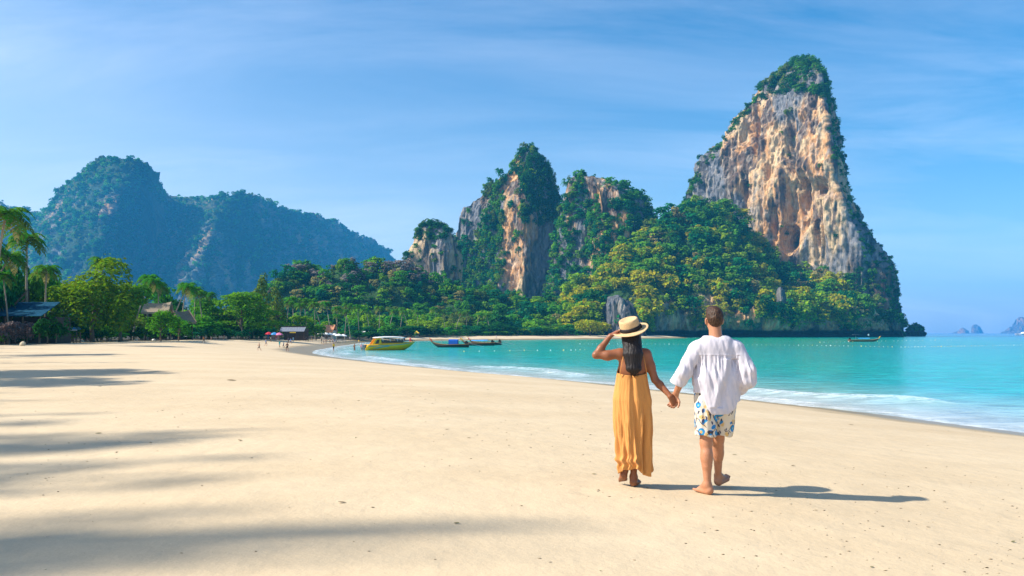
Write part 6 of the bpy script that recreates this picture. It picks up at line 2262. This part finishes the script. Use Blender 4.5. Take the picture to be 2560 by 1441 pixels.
PV = [small_person(.25, (.0, .0)), small_person(.75, (.5, -.3)), small_person(-.7, (-.3, .5)), small_person(.1, (.9, .2)), small_person(0, (.4, .4), True)]
SK_ = [skin_mat('skin_light', (.55, .30, .20), 0), skin_mat('skin_mid', (.38, .19, .11), 0), skin_mat('skin_deep', (.22, .11, .065), 0)]
CLO = {k: simple(k + '_clothing', c, .85, .1, 12.0) for k, c in {'black': (.02, .02, .025), 'navy': (.02, .03, .10), 'blue': (.02, .16, .50), 'teal': (.02, .25, .27), 'white': (.75, .74, .72), 'grey': (.30, .29, .28), 'red': (.50, .03, .05),
                                                                    'pink': (.70, .22, .30), 'yellow': (.80, .48, .01), 'orange': (.70, .25, .08), 'brown': (.16, .08, .05), 'skin': (.50, .27, .18), 'tan': (.45, .30, .17)}.items()}
HA = [simple('dark_hair', (.02, .014, .01), .6), simple('fair_hair', (.25, .15, .07), .6)]


def bather(px, py, hpx, v, top, bot, label, rz=None, skin=None, at_xyz=None, group=None):
    if at_xyz is None:
        X, Y, Z = ground_hit(px, py)
        h = hpx * Y / F_PX
        s_ = h / (1.76 if v != 4 else .98)
    else:
        X, Y, Z = at_xyz; s_ = 1.0
    o = bpy.data.objects.new('person', PV[v])
    COL.objects.link(o)
    o.location = (X, Y, Z - .01)
    o.scale = (s_, s_, s_)
    o.rotation_euler = (0, 0, random.uniform(0, 6.28) if rz is None else rz)
    sk = SK_[random.randrange(3) if skin is None else skin]
    for i, mm_ in enumerate((sk, sk if top == 'skin' else CLO[top], sk if bot == 'skin' else CLO[bot], HA[random.random() < .25])):
        o.material_slots[i].link = 'OBJECT'
        o.material_slots[i].material = mm_
    return tag(o, label, 'person', group)


B = [(648, 877, 21, 1, 'skin', 'black', 'bare chested person in black trunks, nearest the left of the wet sand'),
     (665, 865, 17, 2, 'blue', 'navy', 'person in bright blue clothes standing on the sand behind the leftmost bather'),
     (677, 855, 13, 1, 'grey', 'black', 'person in grey and black on the sand below the kayaks'),
     (690, 854, 16, 0, 'red', 'pink', 'person in a long red and pink dress near the parasols stall'),
     (699, 869, 18, 1, 'teal', 'teal', 'person in a teal dress walking beside one in white'),
     (709, 870, 18, 2, 'white', 'navy', 'person in a white top and dark shorts beside the teal dress'),
     (718, 878.5, 23, 1, 'skin', 'black', 'bare backed bather in black shorts standing at the wet sand edge'),
     (721, 858, 14, 0, 'navy', 'black', 'person in dark navy on the dry sand left of one in blue'),
     (727, 860, 14, 2, 'blue', 'navy', 'person in a blue shirt walking on the dry sand in front of the bar'),
     (733, 855, 13, 0, 'white', 'white', 'person in pale clothes near the front of the beach bar'),
     (765, 854, 12, 3, 'navy', 'black', 'person in navy standing on the sand right of the beach bar'),
     (770, 854, 6, 4, 'yellow', 'tan', 'person in yellow crouching beside the one in navy'),
     (779, 854, 12, 1, 'black', 'tan', 'person in dark top bending an arm right of the beach bar'),
     (804, 859, 12, 0, 'black', 'grey', 'leftmost of the cluster of people standing below the parasols'),
     (809.5, 861, 12, 1, 'brown', 'navy', 'second from the left in the cluster below the parasols'),
     (815, 860, 12, 3, 'red', 'brown', 'person in dark red in the cluster below the parasols'),
     (825, 858, 11, 2, 'skin', 'black', 'bare chested person just right of the cluster below the parasols'),
     (832, 858, 12, 1, 'skin', 'navy', 'second bare chested person right of the cluster below the parasols'),
     (837, 859, 10, 0, 'blue', 'white', 'person in blue among those below the rightmost parasol'),
     (841, 858.5, 11, 1, 'white', 'grey', 'person in white among those below the rightmost parasol'),
     (834, 877.5, 20, 2, 'yellow', 'black', 'person in a yellow top and dark trousers wading at the water\'s edge'),
     (875, 851.5, 9, 0, 'white', 'blue', 'person in white and blue on the sand left of the speedboat stern'),
     (897, 861, 12, 1, 'yellow', 'grey', 'person in yellow standing just left of the speedboat stern'),
     (509, 858, 17, 1, 'orange', 'brown', 'lone person in orange walking on the sand below the tiered trees'),
     (560, 849.5, 11, 0, 'skin', 'orange', 'bare chested person standing in the shade of the almond trees'),
     (530, 848.8, 6, 4, 'skin', 'pink', 'person sitting in the shade left of the wide almond tree'),
     (592, 849.2, 6, 4, 'grey', 'navy', 'person sitting on the sand under the wide almond tree'),
     (1104, 857, 8, 1, 'grey', 'grey', 'tiny figure on the far sand above the boxy blue long-tail boat'),
     (1240.5, 846.5, 8, 0, 'white', 'white', 'tiny figure in white on the far sand under the trees')]
for b_ in B:
    bather(*b_)
# people aboard
mw = SPEED[0].matrix_basis
for (t_, lab) in ((.755, 'person in red sitting on the speedboat bow, left one'), (.875, 'person in red sitting on the speedboat bow, right one')):
    p_ = Matrix.LocRotScale(SPEED[0].location, SPEED[0].rotation_euler, None) @ Vector((SPEED[1] * t_, -.3, 1.62))
    bather(0, 0, 0, 4, 'red', 'red', lab, rz=random.uniform(-.8, .8), at_xyz=tuple(p_))
for (dx_, dy_, top, v, lab) in ((-1.6, .2, 'brown', 3, 'person climbing over the speedboat stern ladder'), (-.4, .8, 'pink', 0, 'person in pink standing behind the speedboat stern'), (2.1, 4.5, 'orange', 1, 'person in orange on the sand behind the speedboat canopy'), (3.6, 5.0, 'pink', 2, 'person in pink on the sand behind the speedboat canopy')):
    p_ = SPEED[0].location
    X, Y = p_.x + dx_, p_.y + dy_
    bather(0, 0, 0, v, top, 'grey' if top != 'brown' else 'brown', lab, at_xyz=(X, Y, max(SEA_Z - .45, gz(X, Y))))
# ------------------------------------------------------------------ litter on the sand
M['leaf_dry'] = simple('dry_leaf', (0.13, 0.085, 0.035), .9, .35, 30.0)
M['leaf_green'] = simple('fallen_green_leaf', (0.10, 0.10, 0.02), .9, .35, 30.0)


def leaf_obj(seed, L):
    r = random.Random(seed)
    n = 7
    mb = MB()
    rings = []
    cur = r.uniform(.2, .6)
    for i in range(n + 1):
        t_ = i / n
        w_ = .30 * L * math.sin(math.pi * (.04 + .92 * t_)) ** .8
        z_ = cur * L * .4 * (t_ - .5) ** 2 + .004
        x_ = L * (t_ - .5)
        rings.append([(x_, -w_, z_ + .25 * w_), (x_, 0, z_), (x_, w_, z_ + .25 * w_), (x_, 0, z_ + .003)])
    mb.loft(rings)
    me = bpy.data.meshes.new('fallen_leaf')
    me.from_pydata(mb.v, [], mb.f)
    return me


LM = [leaf_obj(i, .1) for i in range(5)]
for i, me in enumerate(LM): me.materials.append(M['leaf_dry'] if i % 3 else M['leaf_green'])
NAMED = [(250, 967, 10, 'dark fallen leaf near the left edge of the shaded sand'), (579, 953, 22, 'flat dark heap of leaf litter in the palm shade'), (600, 1103, 14, 'dark curled leaf at the tip of the long shadow'), (246, 1085, 16, 'dark twig like leaf in the shade on the left'),
         (896, 1003, 9, 'dark leaf on the sunlit sand right of the shade, lone one'), (1142, 1310, 16, 'brown curled leaf at the bottom of the sand left of the couple'), (1118, 1075, 10, 'dark leaf on the sunlit sand in the middle of the beach'),
         (1172, 1096, 10, 'dark leaf right of the middle of the beach'), (1485, 1187, 12, 'dark leaf on the sand just left of the woman\'s feet'), (1983, 1166, 12, 'dark leaf right of the man\'s calf'), (1836, 1138, 13, 'small brown leaf beside the man\'s right knee'),
         (2040, 1278, 9, 'small dark leaf below the long shadow'), (2128, 1063, 12, 'dark leaf below the wet sand on the right'), (2180, 1420, 12, 'dark leaf at the bottom edge on the right'), (2320, 1320, 9, 'dark leaf in the lower right corner, left one'),
         (2533, 1357, 13, 'dark leaf in the lower right corner, right one'), (855, 1258, 20, 'thin tan twig of leaf litter in the lower middle of the sand')]
for i, (px, py, wpx, lab) in enumerate(NAMED):
    X, Y, Z = ground_hit(px, py)
    o = link('fallen_leaf', LM[i % 5], None, None, (X, Y, Z + .004))
    s_ = wpx * Y / F_PX / .1
    o.scale = (s_, s_ * .8, s_ * random.uniform(.6, 1.1)); o.rotation_euler = (random.uniform(-.1, .1), random.uniform(-.1, .1), random.uniform(-.6, .6))
    tag(o, lab, 'leaf')
for i in range(95):
    if i < 75:
        px = random.gauss(1200, 260); py = random.gauss(1010, 45)
    else:
        px = random.uniform(100, 2500); py = random.uniform(1040, 1430)
    if py < 975 + (px > 1700) * 80 or not 20 < px < 2540: continue
    X, Y, Z = ground_hit(px, py)
    if shore_d(np.array([X]), np.array([Y]))[0] < 4: continue
    mid = px < 1500 and py < 1100
    o = link('fallen_leaf', LM[random.randrange(5)], None, None, (X, Y, Z + .003))
    s_ = random.uniform(3.5, 7) * Y / F_PX / .1
    o.scale = (s_, s_ * .8, s_ * .8); o.rotation_euler = (random.uniform(-.2, .2), random.uniform(-.2, .2), random.uniform(0, 6.28))
    tag(o, 'small dry leaf lying on the sunlit middle of the beach' if mid else 'small dry leaf scattered on the near sand', 'leaf', 'small leaves on the middle of the beach' if mid else 'small leaves on the near sand')
# crumbs, shells and trodden clods: too many to count
n = 1500
r1_ = np.random.default_rng(5)
py = HY + 110 + 500 * r1_.random(n) ** 1.2
px = 2560 * r1_.random(n)
Yc = F_PX * 1.5 / (py - HY)
Xc = X_at(px, Yc)
dd = shore_d(Xc, Yc)
k = dd > 4
clus = fbm(np.stack([Xc * .35, Yc * .35, Xc * 0], 1), 2, 61)
k &= r1_.random(n) < sstep(clus, .42, .62) + .08
Xc, Yc = Xc[k], Yc[k]
Zc = ground_z(Xc, Yc)
VV, FF, CC = [], [], []
octa = np.array([(1, 0, 0), (0, 1, 0), (-1, 0, 0), (0, -1, 0), (0, 0, .8), (0, 0, -.5)])
of = np.array([(0, 1, 4), (1, 2, 4), (2, 3, 4), (3, 0, 4), (1, 0, 5), (2, 1, 5), (3, 2, 5), (0, 3, 5)])
for i in range(len(Xc)):
    s_ = (.003 + .007 * r1_.random() ** 2) * (.7 + Yc[i] * .05)
    VV.append(octa * s_ * np.array([1 + r1_.random(), 1, .6]) + np.array([Xc[i], Yc[i], Zc[i] + s_ * .2]))
    FF.append(of + 6 * i)
    c_ = [(.24, .17, .10), (.42, .31, .19), (.55, .46, .34), (.13, .09, .055)][r1_.integers(4)]
    CC.append(np.tile(np.array(c_), (6, 1)))
me = mesh_np('beach_litter', np.concatenate(VV), np.concatenate(FF), False, colors=np.concatenate(CC))
tag(link('beach_litter', me, M['rock_small']), 'tiny crumbs, shells and bits scattered over the sand', kind='stuff')


# ------------------------------------------------------------------ labels of look-alikes: tell neighbours apart by their order
ORD = ['leftmost', 'second from left', 'third from left', 'fourth from left', 'fifth from left', 'sixth from left', 'seventh from left', 'eighth from left', 'ninth from left', 'tenth from left', 'eleventh from left', 'twelfth from left', 'thirteenth from left', 'fourteenth from left', 'fifteenth from left', 'sixteenth from left', 'seventeenth from left', 'eighteenth from left', 'nineteenth from left', 'twentieth from left']
by = {}
bpy.context.view_layer.update()
for o in COL.objects:
    if o.parent is None and o.get('label') and o.get('category'):
        by.setdefault(o['label'], []).append(o)
for lab, os_ in by.items():
    n = len(os_)
    if n < 2 or n > 20 or 'out of view' in lab or 'beyond the left edge' in lab or 'small dry leaf' in lab: continue
    os_.sort(key=lambda o: o.location.x / max(o.location.y, 1))
    for i, o in enumerate(os_):
        if n == 2: w = ('left one of two', 'right one of two')[i]
        elif n == 3: w = ('leftmost of three', 'middle of three', 'rightmost of three')[i]
        else: w = 'rightmost' if i == n - 1 else ORD[i]
        o['label'] = f'{lab}, {w}'
# ------------------------------------------------------------------ air
hz = MB().box((0, 3200, 220), (15600, 7000, 456))
ho = hz.build('haze', None)
m = bpy.data.materials.new('haze')
m.use_nodes = True
t = m.node_tree
for n in list(t.nodes): t.nodes.remove(n)
pv = N(t, 'ShaderNodeVolumePrincipled', Density=HAZE_DENSITY, Anisotropy=0.0)
pv.inputs['Color'].default_value = HAZE_COLOR
om = N(t, 'ShaderNodeOutputMaterial')
LK(t, pv.outputs[0], om.inputs['Volume'])
ho.data.materials.append(m)
tag(ho, 'thin blue haze filling the bay', kind='stuff')
